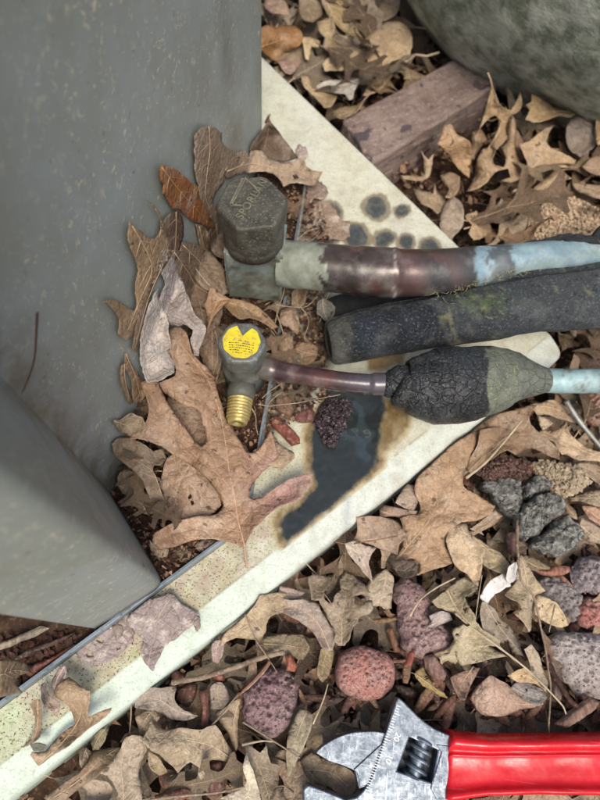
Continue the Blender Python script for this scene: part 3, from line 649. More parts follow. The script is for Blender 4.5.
def near(W):
    q = toPx(np.array([W[0], W[1], -.025])); return min(LAND, key=lambda l: (l[0][0]-q[0])**2+(l[0][1]-q[1])**2)[1]
# dark mulch pieces, each its own thing
protos = []
for i in range(6):
    l, w_ = random.uniform(.011, .022), random.uniform(.004, .008); a = [(-l, -w_*.5), (-l*.4, -w_), (l*.6, -w_*.8), (l, -w_*.1), (l*.7, w_*.7), (-l*.2, w_), (-l*.9, w_*.4)]
    W = catmull(np.array([(x_+random.uniform(-.0015, .0015), y_+random.uniform(-.0012, .0012)) for x_, y_ in a])*.6, 1, True, 40); pts, fs = tri2d(W, .0016); d = dpoly(pts, W); n = len(pts)
    zt = .0016*np.clip(d/.0015, 0, 1)**.5+.0006*vn(pts[:, 0], pts[:, 1], 250, i); allf = [q if True else q for q in fs]+[tuple(j+n for j in q[::-1]) for q in fs]
    ed = {(q[i_], q[(i_+1) % 3]) for q in fs for i_ in range(3)}; allf += [(a_, a_+n, b_+n, b_) for a_, b_ in ed if (b_, a_) not in ed]
    me = bpy.data.meshes.new('mulch_piece'); me.from_pydata(np.concatenate([np.c_[pts, zt], np.c_[pts, -.001-zt*.5]]).tolist(), [], allf); me.materials.append(M['wood']); me.polygons.foreach_set('use_smooth', [True]*len(me.polygons)); protos.append(me)
MC = ['#5a3428', '#6e4030', '#3f2a22', '#7d4a38', '#4d3226', '#8a5a44', '#33241e']
for zn, n in (('low', 150), ('right', 22), ('top', 10)):
    for p in scatter_pos(ZONES[zn], n, .004):
        o = bpy.data.objects.new('mulch_piece', random.choice(protos)); COL.objects.link(o); o.location = (p[0], p[1], random.uniform(-.043, -.030)); o.rotation_euler = (random.gauss(0, .35), random.gauss(0, .35), random.uniform(0, 6.3)); s_ = random.uniform(.7, 1.4); o.scale = (s_, s_, s_)
        mc = random.choice(MC); o.color = tuple(lin(mc))+(1,)
        tag(o, f"{CW[mc]} {'long' if s_ > 1.05 else 'short'} mulch piece deep in the litter {near(p)}", 'mulch piece', {'low': 'mulch pieces on the wrench side', 'right': 'mulch pieces around the sandy clod', 'top': 'mulch pieces behind the pad'}[zn])
ZA = P(*np.array([(285,700),(330,705),(400,690),(430,715),(470,722),(620,722),(620,700),(500,680),(430,660),(400,650),(330,700),(290,690)], float).T, -.02)[:, :2]
for p in scatter_pos(ZA, 60, .004):
    o = bpy.data.objects.new('mulch_piece', random.choice(protos)); COL.objects.link(o); o.location = (p[0], p[1], random.uniform(-.030, -.019)); o.rotation_euler = (random.gauss(0, .4), random.gauss(0, .4), random.uniform(0, 6.3)); s_ = random.uniform(.45, .95); o.scale = (s_, s_, s_)
    mc = random.choice(MC+['#8a6a4c', '#a07c58']); o.color = tuple(lin(mc))+(1,); CW.setdefault(mc, 'straw-brown')
    tag(o, f"{CW[mc]} {'chunky' if s_ > .7 else 'tiny'} bark piece lying high in the litter {near(p)}", 'mulch piece', 'bark pieces above the wrench')
# crumbs nobody could count
def crumbs(name, n, zone, zr, size, mat, seed):
    parts = []; W = zone; lo, hi = W.min(0), W.max(0); r = random.Random(seed); k = 0
    vs = []; fs = []
    while k < n:
        x = lo[0]+r.random()*(hi[0]-lo[0]); y = lo[1]+r.random()*(hi[1]-lo[1])
        if k % 1 == 0 and not inside(np.array([[x, y]]), W)[0]: continue
        k += 1; z = r.uniform(*zr); s_ = size*r.uniform(.3, 1.4); m_ = r.choice([3, 4, 5]); rot = r.uniform(0, 6.3); tx, ty = r.gauss(0, .5), r.gauss(0, .5); el_ = r.uniform(.3, 1); b = len(vs)
        for i in range(m_):
            a = 2*math.pi*i/m_+r.uniform(-.4, .4); u_, w_ = s_*math.cos(a), s_*el_*math.sin(a); X = u_*math.cos(rot)-w_*math.sin(rot); Y = u_*math.sin(rot)+w_*math.cos(rot); vs.append((x+X, y+Y, z+X*tx+Y*ty+r.uniform(-.2, .2)*s_))
        fs.append(tuple(range(b, b+m_)))
    return tag(newobj(name, vs, fs, M[mat], smooth=False), kind='stuff')
allz = P(*np.array([(-60,900),(-60,800),(120,700),(300,570),(480,440),(556,352),(300,80),(235,20),(200,-60),(700,-90),(700,900)], float).T, -.03)[:, :2]
crumbs('leaf_crumbs', 6500, allz, (-.046, -.026), .0028, 'crumb', 1)
crumbs('bark_fines', 6500, allz, (-.048, -.030), .0032, 'chipdark', 2)
PILE = np.array([(258,165),(300,180),(330,230),(325,330),(330,400),(262,440),(245,520),(210,545),(160,585),(113,500),(120,420),(150,330)], float)
PILEW = P(PILE[:, 0], PILE[:, 1], .004)[:, :2]
o1 = crumbs('pile_crumbs', 3200, PILEW, (.002, .010), .0013, 'crumb', 3); o2 = crumbs('pile_fines', 5000, PILEW, (.002, .008), .0015, 'chipdark', 4)
PANW = P(*np.array([(0,640),(100,630),(190,560),(0,700),(-60,740),(-60,640)], float).T, .004)[:, :2]
crumbs('pan_crumbs', 500, PANW, (.002, .006), .0022, 'chipdark', 5)

# ------------------------------------------------------------ leaves
def idw(x, y, ctl):
    c = np.array(ctl, float); d = (x[:, None]-c[:, 0])**2+(y[:, None]-c[:, 1])**2+60.; w_ = 1/d**1.5
    return (w_*c[:, 2]).sum(1)/w_.sum(1)
def fit_ctl(ctl):
    return ctl
def autoveins(poly, mid, n=5, ang=48):
    mid = np.asarray(mid, float); seg = np.diff(mid, axis=0); L_ = np.r_[0, np.cumsum(np.hypot(*seg.T))]; out = []
    for k in range(n):
        s_ = L_[-1]*(.15+.72*k/max(1, n-1)); i = min(np.searchsorted(L_, s_, 'right')-1, len(seg)-1); t = (s_-L_[i])/(L_[i+1]-L_[i]); p = mid[i]+seg[i]*t; d = seg[i]/np.linalg.norm(seg[i])
        for sg in (-1, 1):
            a = R(ang)*sg; v_ = np.array([d[0]*math.cos(a)-d[1]*math.sin(a), d[0]*math.sin(a)+d[1]*math.cos(a)]); ln = 0; q = p.copy(); pl = [p.copy()]
            st = L_[-1]/40
            while ln < L_[-1]*.7:
                q = q+v_*st; v_ = v_+d*.02; v_ /= np.linalg.norm(v_); ln += st
                if not inside(q[None], poly)[0]: break
                pl.append(q.copy())
            if len(pl) > 3: out.append(np.array(pl[:max(3, int(len(pl)*.88))][::2]))
    return out
def veintubes(lines, zf, to3, w0, lift=.00012, taper=.3):
    parts = []
    for li, ln in enumerate(lines):
        ln = catmull(ln, 3, False, 170) if len(ln) > 2 else np.array([ln[0]+(ln[1]-ln[0])*t for t in np.linspace(0, 1, 6)])
        z = zf(ln[:, 0], ln[:, 1]); W = to3(ln[:, 0], ln[:, 1], z+lift); n = len(ln); w_ = w0 if li == 0 else w0*.55
        parts.append(tube([Vector(q) for q in W], [w_*(1-(1-taper)*i/(n-1)) for i in range(n)], 5))
    return join(parts)
HERO_N = 0
WB = (1.05, 1.11, 1.13)
def hero(cr, pts, ctl, col, mid, label, n=5, cat='leaf', mat='leaf', puff=.0007, cup=.0024, wob=.0026, stalk=None, vein=True, veins=None, step=2.6, holes=(), ragged=0, group='oak leaves and pieces', vw=.00035, name='oak_leaf', wf=.03, drape=True, fold=0, pink=None):
    global HERO_N
    HERO_N += 1; sd = HERO_N
    poly = catmull(cv(cr, pts), 4); mid = cv(cr, mid) if mid is not None else None
    ragged = ragged or .45
    if mid is None and mat == 'leaf' and len(pts) > 5:
        c_ = poly.mean(0); u_ = np.linalg.svd(poly-c_, full_matrices=False)[2][0]; t_ = (poly-c_)@u_; bow = np.array([-u_[1], u_[0]])*(t_.max()-t_.min())*.06; q_ = [c_+u_*t_.min()*.9, c_+bow, c_+u_*t_.max()*.9]; mid = np.array(q_)
        if not inside(mid[1:2], poly)[0]: mid = None
        n = 3
    if ragged: poly = poly+np.stack([vn(poly[:, 0], poly[:, 1], .35, sd), vn(poly[:, 0], poly[:, 1], .35, sd+5)], 1)*ragged
    else: poly = poly+np.stack([vn(poly[:, 0], poly[:, 1], .12, sd), vn(poly[:, 0], poly[:, 1], .12, sd+5)], 1)*.8
    ox, oy, s = CR[cr]; c = [(ox+a/s, oy+b/s, z) for a, b, z in ctl] if not isinstance(ctl, (int, float)) else [(poly[0][0], poly[0][1], ctl)]
    lines = []
    if vein and mid is not None: lines = [mid]+([cv(cr, q) for q in veins] if veins is not None else autoveins(poly, mid, n))
    def zf(x, y):
        x = np.asarray(x, float); y = np.asarray(y, float); z = idw(x, y, c); xy = np.stack([x, y], 1)
        z = z+wob*vn(x, y, wf, sd, 2)+.0003*vn(x, y, .22, sd+9, 2)
        z = z+cup*np.exp(-dpoly(xy, poly)/5.0)*vn(x, y, .045, sd+20, 1)*1.5
        if lines:
            dv = np.full(len(x), 1e9)
            for ln in lines: dv = np.minimum(dv, dpoly(xy, ln, False))
            z = z+puff*(1-np.exp(-dv/5.0))
            if fold: z = z+fold*np.minimum(dpoly(xy, lines[0], False), 40)/40
        if drape: z = np.maximum(z, zwall(x, y)+.007)
        return z
    p2, fs = tri2d(poly, step)
    if len(holes):
        cc = np.array([p2[list(q)].mean(0) for q in fs]); k = np.ones(len(fs), bool)
        for hx, hy, hr in [(ox+a/s, oy+b/s, r/s) for a, b, r in holes]: k &= np.hypot(cc[:, 0]-hx, cc[:, 1]-hy) > hr*(1+.25*vn(cc[:, 0], cc[:, 1], .4, sd))
        fs = [q for q, g in zip(fs, k) if g]
    W = P(p2[:, 0], p2[:, 1], zf(p2[:, 0], p2[:, 1])); org = W.mean(0); org[2] = W[:, 2].min()
    o = newobj(name, W-org, [q[::-1] for q in fs], M[mat]); o.location = org; kk = 1.12+.22*math.sin(HERO_N*2.4); o.color = tuple(min(.9, x*kk*q_) for x, q_ in zip(lin(col), WB))+(1,)
    if pink: setf(o, np.clip(1.2*np.exp(-((p2[:, 0]-pink[0])**2+(p2[:, 1]-pink[1])**2)/pink[2]**2)*(1+.4*vn(p2[:, 0], p2[:, 1], .1, 3)), 0, 1), 'pink')
    so_ = o.modifiers.new('thickness', 'SOLIDIFY'); so_.thickness = .0002; so_.offset = -1
    if lines:
        v_, f_ = veintubes(lines, zf, P, vw); vo = newobj('veins', [Vector(q)-Vector(org) for q in v_], f_, M['vein'], o); vo.color = o.color
    if stalk is not None:
        ox, oy, s = CR[cr]; sp3 = [V(ox+a/s, oy+b/s, z) for a, b, z in stalk]; v_, f_ = tube(smoothline(sp3), .0007, 7); so2 = newobj('stalk', [q-Vector(org) for q in v_], f_, M['vein'], o); so2.color = tuple(x*.8 for x in lin(col))+(1,)
    return tag(o, label, cat, group)
exec_leaves = True
TAN, TAN2, BRN, GRY, PNK, DRK, PALE = '#b59878', '#a58668', '#8c6a50', '#93867a', '#b0907f', '#5d4839', '#cbb08c'
gl = 'leaves in the pile against the cabinet'; gr_ = 'leaves in the litter on the wrench side'; gt = 'leaves behind the pad'
# the big leaf of the pile
L1 = [(243,547),(235,544),(224,541),(212,539),(195,540),(180,545),(170,548),(162,549),(156,546),(152,540),(154,534),(160,530),(175,522),(200,516),(213,515),(220,511),(223,505),(221,499),(215,489),(205,477),(192,466),(180,459),(162,447),(150,442),(140,439),(128,440),(133,434),(140,431),(146,422),(149,410),(147,400),(144,392),(141,383),(146,380),(157,380),(160,387),(164,395),(172,410),(185,427),(195,442),(201,446),(206,442),(206,434),(203,424),(200,414),(195,409),(183,405),(171,398),(163,391),(159,383),(166,380),(175,376),(176,370),(172,358),(169,347),(167,335),(169,328),(180,326),(187,334),(192,352),(200,362),(210,370),(215,378),(217,390),(222,405),(227,420),(232,427),(240,441),(247,452),(254,453),(262,445),(271,429),(275,445),(279,456),(273,463),(265,470),(256,480),(251,489),(250,497),(254,499),(263,496),(277,487),(290,479),(300,476),(306,474),(313,474),(311,485),(305,491),(303,497),(295,501),(280,506),(270,513),(261,522),(253,530),(247,540),(245,548)]
hero('F', L1, [(180,330,.050),(205,380,.034),(232,430,.020),(229,470,.020),(265,455,.016),(275,435,.022),(310,480,.015),(280,497,.010),(250,520,.015),(244,548,.011),(154,540,.026),(190,528,.018),(128,438,.036),(146,384,.044),(165,420,.034),(195,450,.024),(166,385,.040)],
     '#9f7d62', [(245,547),(238,520),(234,495),(229,470),(225,440),(219,410),(208,380),(192,358),(182,345),(177,330)],
     'large brown multi-lobed oak leaf with a pinkish lobe lying across the pile onto the pad', veins=[[(233,492),(220,476),(200,460),(178,438),(160,412),(150,392)],[(178,438),(160,441),(146,440)],[(219,411),(200,400),(180,392),(166,386)],[(232,488),(240,476),(250,468),(262,455),(270,440)],[(239,525),(255,508),(275,494),(295,484),(308,478)],[(241,532),(222,528),(200,526),(175,532),(160,540)],[(225,440),(237,444)],[(229,462),(215,452),(207,448)]],
     stalk=[(244,546,.0112),(245,552,.010),(246,560,.007),(247,568,.005)], puff=.0016, cup=.0022, vw=.00042, step=2.3, group=gl, pink=(290, 487, 34))
S3 = '#b3754a'
hero('C3', [(245,180),(290,190),(315,205),(340,225),(365,250),(390,265),(398,285),(395,305),(420,345),(440,380),(447,405),(462,425),(450,437),(425,428),(400,412),(375,408),(360,395),(335,375),(320,357),(290,357),(275,330),(262,305),(250,290),(255,260),(242,235),(240,205)], [(245,185,.062),(455,430,.030),(300,350,.045),(390,270,.052)], '#a8642e', [(248,190),(300,260),(360,330),(455,432)], 'bright orange-brown leaf standing against the cabinet wall', n=4, puff=.0004, group=gl)
hero('C3', [(380,60),(405,35),(430,20),(460,30),(485,52),(488,80),(495,100),(530,122),(552,135),(560,170),(530,190),(505,200),(500,225),(490,260),(465,290),(455,320),(465,360),(480,400),(510,440),(500,470),(465,430),(440,385),(420,350),(398,310),(390,250),(378,210),(380,180),(378,120)], [(430,30,.040),(380,180,.040),(480,440,.018),(550,150,.024)], '#8a7460', [(435,25),(440,120),(430,200),(425,320),(490,455)], 'dull grey-brown mottled leaf rising behind the hexagonal cap', n=5, ragged=1.2, puff=.0006, mat='leaf', group=gl, holes=[(462,105,5),(430,185,4)])
hero('C8', [(100,195),(130,150),(150,130),(180,122),(200,150),(205,125),(230,118),(255,128),(280,155),(330,170),(370,165),(400,150),(418,160),(430,190),(460,203),(490,205),(480,230),(465,260),(440,262),(400,252),(360,255),(335,268),(320,240),(290,215),(250,205),(200,210),(160,215),(120,235),(95,225)], [(120,190,.026),(240,150,.032),(400,180,.022),(480,215,.012)], '#b39a80', [(110,205),(200,175),(300,190),(400,205),(480,215)], 'pale tan leaf with a small black hole just behind the hexagonal cap', n=5, holes=[(382,226,9),(405,190,4)], ragged=.7, group=gl)
hero('C8', [(275,-14),(262,20),(235,60),(205,100),(200,122),(240,125),(275,148),(310,165),(350,165),(392,152),(370,120),(340,80),(310,40),(285,10)], [(275,-10,.036),(205,115,.026),(390,152,.012),(320,100,.020)], '#6e5c4c', [(277,-10),(270,60),(255,120)], 'dark curled leaf at the right-hand edge of the cabinet wall', n=3, puff=.0015, cup=.004, stalk=[(262,10,.030),(270,-8,.036),(280,-22,.040)], group=gl)
hero('C8', [(425,255),(440,235),(470,240),(500,262),(512,290),(490,318),(460,310),(440,330),(425,300)], .006, '#7d6a5c', None, 'small rotten scrap beside the grey rod behind the large pipe', ragged=2, mat='skel', cat='leaf scrap', name='leaf_scrap', group=gl)
hero('C8', [(430,355),(470,320),(520,335),(560,390),(600,410),(600,470),(540,480),(480,470),(430,440),(420,400)], .003, '#96806c', None, 'brown rotten leaf film on the pad next to the fitting of the large pipe', ragged=2.2, mat='skel', cat='leaf scrap', name='leaf_scrap', group=gl)
hero('C8', [(380,115),(400,98),(425,110),(430,140),(415,165),(390,155)], .004, '#b9a596', None, 'small pinkish scrap on the pad above the pale tan leaf', ragged=1, mat='skel', cat='leaf scrap', name='leaf_scrap', group=gl)
# tall leaf along the wall
hero('F', [(130,221),(134,226),(141,231),(148,237),(154,239),(159,234),(161,225),(158,214),(150,203),(147,200),(152,203),(160,213),(163,228),(169,240),(173,253),(168,262),(161,274),(151,292),(143,307),(137,322),(133,335),(127,341),(118,334),(119,320),(112,308),(104,302),(112,299),(122,303),(130,309),(135,311),(137,304),(135,290),(138,270),(134,256),(128,240)], [(130,225,.075),(150,205,.075),(170,250,.055),(140,290,.062),(108,302,.078),(128,338,.060)], '#a88a6a', [(132,226),(145,248),(152,270),(142,295),(128,330)], 'tan leaf with raised pointed lobes leaning on the cabinet wall', n=4, cup=.004, puff=.001, group=gl)
hero('F', [(162,250),(168,248),(175,252),(176,262),(180,275),(186,292),(196,315),(203,322),(206,330),(202,342),(199,356),(194,355),(191,342),(193,330),(186,325),(175,327),(168,325),(160,318),(155,310),(160,297),(165,285),(160,268)], [(168,250,.060),(200,350,.046),(160,315,.060),(186,300,.060)], '#a89c94', [(169,252),(172,280),(176,300),(190,325)], 'silvery grey veined leaf curled over the tip of the large brown leaf', n=4, mat='skel', puff=.0015, cup=.004, wob=.004, ragged=1, group=gl, vein=False)
hero('F', [(158,288),(152,300),(146,315),(141,335),(140,355),(143,372),(147,382),(157,381),(166,377),(174,372),(175,360),(171,345),(168,328),(167,318),(161,305)], [(158,290,.060),(141,345,.058),(174,365,.050),(155,380,.050)], '#aca095', [(160,290),(158,330),(152,378)], 'grey lacy veined leaf fragment standing left of the large brown leaf', n=4, mat='skel', puff=.002, cup=.006, wob=.005, ragged=1.2, group=gl, vein=False)
hero('F', [(151,292),(158,276),(168,262),(160,262),(150,270),(147,285),(140,304),(136,325),(132,350),(137,352),(142,330)], [(160,265,.055),(135,345,.052)], '#8a6f58', [(163,264),(148,300),(135,348)], 'narrow brown edge of leaf between the tan lobes and the grey leaf', n=2, cup=.004, group=gl)
hero('F', [(160,224),(170,214),(178,210),(183,218),(184,232),(181,246),(176,262),(170,254),(166,240)], [(178,212,.048),(172,255,.045)], '#5c4538', [(176,212),(176,235),(174,258)], 'dark purplish leaf tip under the orange-brown leaf', n=3, group=gl)
hero('F', [(181,242),(192,243),(205,248),(216,258),(224,270),(229,292),(222,295),(212,292),(200,285),(190,270),(180,258)], [(185,245,.036),(225,290,.028)], '#84725f', [(183,245),(200,262),(226,291)], 'flat grey-brown leaf left of the square valve body', n=4, group=gl, puff=.0005)
hero('F', [(172,250),(186,252),(200,262),(216,276),(224,300),(217,330),(203,348),(194,330),(188,300),(178,275)], [(175,252,.034),(210,335,.024)], '#7d6450', [(174,252),(195,285),(208,345)], 'dim brown leaf filling the space between grey leaf and square valve body', n=4, group=gl)
hero('F', [(196,340),(212,322),(226,330),(222,360),(214,392),(205,375),(200,358)], [(210,325,.026),(214,390,.018)], '#7a624e', [(212,325),(213,390)], 'dim brown leaf sliver left of the small valve body', n=3, group=gl)
hero('F', [(196,224),(204,226),(209,236),(210,250),(205,254),(199,242)], [(200,226,.042),(206,252,.036)], '#7d6852', [(199,226),(205,252)], 'little curled leaf sliver below the orange-brown leaf', n=2, cup=.005, group=gl)
hero('F', [(209,232),(216,222),(226,228),(230,240),(228,258),(222,258),(214,254),(210,245)], .028, '#6d5745', [(216,224),(220,256)], 'dark scrap hanging between the cap and the orange-brown leaf', n=2, group=gl)
hero('C3', [(410,745),(428,720),(440,665),(460,672),(480,690),(522,716),(500,735),(480,755),(455,785),(440,820),(425,850),(428,790),(425,760)], [(440,670,.036),(520,716,.030),(425,840,.030)], '#a17e60', [(518,716),(470,725),(430,840)], 'small three-pointed brown leaf left of the yellow-stickered cap', n=3, cup=.003, group=gl)
hero('F', [(226,299),(240,300),(255,305),(267,315),(278,327),(272,329),(262,322),(250,318),(240,319),(230,312),(224,306)], [(228,303,.030),(272,324,.024)], '#9c7d58', [(227,302),(250,310),(275,327)], 'long arched yellowish-brown leaf behind the yellow-stickered cap', n=3, group=gl, fold=.002)
hero('C7', [(160,205),(200,180),(225,195),(230,235),(240,270),(225,300),(200,270),(175,265),(155,240)], [(200,190,.022),(225,290,.014)], '#8f7560', [(200,185),(215,290)], 'crumpled brown leaf scrap between the two valves', n=2, cup=.004, ragged=1.5, group=gl)
hero('C7', [(215,345),(240,325),(280,330),(312,350),(308,385),(285,410),(250,418),(225,400),(210,370)], .012, '#9a7a5f', [(215,350),(260,370),(305,375)], 'rounded brown leaf piece behind the thin copper pipe', n=2, group=gl)
hero('C7', [(175,285),(205,300),(215,345),(205,380),(215,410),(190,415),(165,390),(150,350),(160,310)], .014, '#a88a6c', [(180,290),(190,400)], 'light brown leaf strip between the small valve and the rounded leaf piece', n=2, ragged=1, group=gl)
hero('C7', [(210,90),(245,88),(270,120),(260,170),(235,195),(205,180),(205,130)], .008, '#806a54', None, 'brown scrap under the grey-green pipe sleeve', ragged=1.5, group=gl, cat='leaf scrap', name='leaf_scrap')
hero('C7', [(310,175),(330,150),(360,165),(378,200),(360,250),(335,240),(305,210)], .020, '#6a706a', None, 'grey-green scrap between the large pipe and the foam', ragged=1.2, group=gl, cat='leaf scrap', name='leaf_scrap')
hero('C7', [(130,690),(165,740),(215,770),(210,800),(160,840),(110,820),(60,800),(50,760),(90,740)], .012, '#b09578', None, 'pale brown leaf flap beside the bright red-brown chip', ragged=1.2, group=gl, cat='leaf scrap', name='leaf_scrap')
# lower part of the pile
hero('C6', [(52,80),(85,78),(120,55),(150,62),(172,75),(190,108),(175,130),(150,135),(125,152),(85,130),(60,100)], [(60,85,.040),(180,110,.034)], '#a08b70', [(60,85),(120,105),(185,110)], 'crumpled pale leaf lobe below the narrow leaves at the wall', n=3, cup=.003, ragged=1, group=gl)
hero('C6', [(50,175),(70,155),(110,150),(150,165),(180,180),(212,205),(250,195),(265,230),(245,260),(215,262),(212,280),(228,310),(240,350),(258,400),(262,425),(240,415),(205,400),(188,365),(172,325),(150,295),(115,268),(80,240),(55,215)], [(60,180,.034),(150,200,.030),(260,420,.016),(260,210,.024)], '#a18a70', [(262,425),(235,345),(210,285),(150,245),(70,205)], 'shield-shaped tan leaf with a thin pale stalk above the cabinet corner', n=4, stalk=[(262,425,.016),(274,452,.015),(285,474,.014)], group=gl, cup=.002, ragged=.5)
hero('C6', [(150,425),(190,400),(250,408),(268,425),(255,445),(225,442),(200,458),(165,452)], .018, '#b8a285', None, 'cream coloured leaf scrap above the big leaf\'s lower lobe', ragged=1.5, group=gl, cat='leaf scrap', name='leaf_scrap')
hero('C6', [(265,235),(300,205),(345,230),(400,270),(450,330),(475,380),(485,420),(450,455),(400,470),(340,478),(290,460),(265,430),(250,370),(240,330),(252,280)], [(300,230,.016),(470,400,.010),(300,450,.012),(360,330,.018)], '#ab8c74', [(290,225),(330,300),(400,380),(460,440)], 'broad pinkish tan leaf underneath the large brown leaf', n=6, puff=.001, cup=.001, holes=[(362,388,9),(370,410,8)], group=gl)
hero('C4', [(270,465),(330,480),(410,520),(440,600),(430,670),(380,680),(320,620),(270,540)], .012, '#b3937c', [(280,470),(400,650)], 'pale tan leaf showing through the gap in the large brown leaf', n=4, group=gl, puff=.001)
hero('C4', [(100,290),(125,330),(150,370),(175,420),(178,470),(150,500),(130,470),(125,400),(100,350)], [(105,295,.046),(160,490,.036)], '#917356', [(103,295),(140,380),(165,480)], 'narrow brown leaf blade along the cabinet wall', n=3, cup=.004, group=gl)
hero('C4', [(85,345),(105,330),(100,390),(115,440),(132,490),(120,500),(95,440),(82,390)], [(95,335,.046),(120,495,.036)], '#9c7f5e', [(98,335),(100,400),(122,492)], 'thin twisted strip of leaf touching the cabinet wall', n=2, cup=.004, group=gl)
hero('C6', [(75,300),(110,270),(160,310),(180,350),(150,400),(110,390),(75,350)], .012, '#7a6858', None, 'mouldy dark leaf piece under the shield-shaped leaf', ragged=1.5, mat='leaf', group=gl)
hero('C6', [(300,590),(330,580),(370,600),(360,640),(320,650),(295,620)], .006, '#7d7058', None, 'greenish-brown leaf bit near the cabinet corner', ragged=1, group=gl, cat='leaf scrap', name='leaf_scrap')
hero('C6', [(375,575),(420,555),(470,562),(450,590),(420,612),(385,600)], .006, '#9a8a84', None, 'mauve grey leaf bit next to the pan rim', ragged=1, group=gl, cat='leaf scrap', name='leaf_scrap')
hero('C6', [(195,560),(240,575),(275,590),(270,630),(235,640),(210,610)], .010, '#8b735d', None, 'small brown leaf bit below the big leaf\'s holed lobe', ragged=1, group=gl, cat='leaf scrap', name='leaf_scrap')
# leaves on the pad rim
gp = 'leaves lying on the pad rim'
hero('D1', [(215,365),(240,330),(275,305),(300,325),(330,350),(362,360),(362,400),(355,430),(350,470),(385,455),(420,438),(450,430),(440,450),(400,485),(360,510),(325,540),(290,570),(265,590),(230,610),(195,635),(155,665),(135,640),(120,620),(130,605),(160,608),(185,600),(215,565),(245,535),(300,495),(290,460),(278,430),(250,405),(220,390)], [(275,310,.016),(350,360,.014),(440,435,.008),(300,500,.004),(150,650,.006)], '#a58a6b', [(153,660),(240,580),(310,490),(325,420),(280,312)], 'tan oak leaf bent over the pad rim near the cabinet corner', n=4, cup=.002, group=gp, puff=.001)
hero('D1', [(120,420),(145,398),(162,405),(166,440),(166,480),(160,545),(125,575),(90,592),(115,560),(135,525),(140,480),(135,450)], [(150,400,.014),(160,540,.008),(95,590,.004)], '#9c8468', [(150,402),(152,480),(140,545),(95,590)], 'curved strip of tan leaf on the mossy end of the pad', n=3, cup=.004, group=gp)
hero('D1', [(165,340),(182,330),(195,380),(225,400),(240,430),(225,470),(200,440),(180,430),(165,390)], .006, '#a18c80', None, 'torn pinkish leaf scrap beside the bent tan leaf', ragged=1, group=gp, cat='leaf scrap', name='leaf_scrap')
hero('D1', [(235,275),(265,262),(262,300),(240,355),(215,360),(205,330)], .010, '#c4aca6', None, 'pale pink papery scrap leaning on the pan rim', group=gp, cat='leaf scrap', name='leaf_scrap')
hero('D1', [(120,580),(150,572),(185,578),(170,600),(135,604)], .006, '#5f625a', None, 'small dark grey curled scrap at the pad rim', group=gp, cat='leaf scrap', name='leaf_scrap')
hero('F', [(134,612),(146,602),(160,596),(172,593),(178,600),(186,607),(196,612),(201,622),(198,632),(193,626),(186,630),(176,640),(166,646),(158,660),(152,672),(146,664),(140,652),(144,642),(138,634),(130,628),(126,620)], [(160,600,.006),(150,668,.003),(195,625,.0025)], '#8a7d78', [(172,596),(158,618),(148,665)], 'flat purple-grey decayed leaf stuck to the pad with a cracked edge', mat='skel', ragged=1.6, group=gp, wob=.0008, puff=.0006, cup=.0008, veins=[[(158,618),(175,630),(192,640)],[(160,612),(146,625),(134,628)]])
hero('F', [(84,640),(96,630),(112,622),(126,620),(134,632),(130,645),(120,655),(104,662),(92,668),(80,660),(76,650)], .0016, '#a08f88', None, 'thin pinkish brown lacy leaf residue on the pad beside the pan rim', mat='skel', ragged=3, group=gp, wob=.0006, cup=.0004, holes=[(100,640,3),(118,648,2.5),(90,655,3)])
hero('F', [(112,628),(122,614),(132,610),(130,622),(122,634),(116,640)], .004, '#776a5f', None, 'dull brown leaf tip between the residue and the purple-grey leaf', mat='skel', ragged=1.5, group=gp)
# pan litter under the cabinet corner
hero('D1', [(0,245),(50,240),(100,250),(130,290),(80,300),(60,330),(90,370),(40,380),(0,390)], .007, '#8a745c', [(0,300),(60,280),(120,290)], 'dull tan leaf inside the pan under the cabinet corner', group=gp)
# ---- wrench side litter
hero('D4', [(440,-6),(436,20),(425,55),(400,105),(385,150),(372,195),(380,232),(420,255),(470,285),(502,305),(490,325),(470,345),(430,362),(400,366),(360,372),(330,395),(310,430),(300,460),(320,500),(330,532),(295,548),(260,556),(215,572),(180,585),(200,560),(195,530),(170,515),(135,520),(100,522),(112,500),(130,470),(135,440),(140,410),(130,380),(120,352),(155,340),(190,338),(200,315),(195,285),(180,262),(180,215),(190,190),(220,160),(250,135),(290,95),(330,60),(390,20)], [(440,0,-.001),(300,150,-.004),(490,310,-.010),(250,350,-.010),(130,500,-.016),(320,530,-.014),(190,570,-.016)], '#b3906f', [(102,522),(180,430),(250,340),(283,240),(292,130)], 'large tan-orange oak leaf beside the pad with one lobe touching its rim', veins=[[(250,340),(330,332),(420,325),(485,308)],[(250,340),(215,300),(192,265)],[(215,390),(250,450),(300,500)],[(283,240),(350,160),(430,10)],[(150,470),(140,420),(125,360)],[(286,200),(240,170)],[(160,455),(200,500),(240,550)]], puff=.0015, cup=.0015, group=gr_, step=2.6)
hero('D4', [(318,382),(350,372),(385,372),(395,400),(410,430),(432,465),(450,500),(448,545),(440,590),(432,628),(405,600),(385,575),(360,560),(335,530),(318,490),(305,440)], [(350,378,-.006),(430,620,-.014),(440,500,-.009)], '#c4a887', [(345,375),(372,450),(380,560)], 'pale smooth leaf lobe overlapping the large tan-orange leaf', n=3, puff=.0006, group=gr_)
hero('D5', [(60,215),(100,180),(160,145),(230,130),(290,110),(330,108),(300,150),(305,190),(350,232),(395,270),(425,305),(425,342),(380,325),(330,300),(285,295),(240,322),(205,300),(175,312),(120,350),(60,385),(15,410),(10,370),(30,330),(60,300),(85,262),(75,235)], [(60,230,-.004),(300,120,-.004),(420,330,-.006),(20,395,-.012),(200,220,-.004)], '#a28366', [(18,400),(110,325),(190,255),(265,170),(300,120)], 'broad brown leaf tucked under the mastic bulb', n=5, puff=.0012, cup=.003, group=gr_)
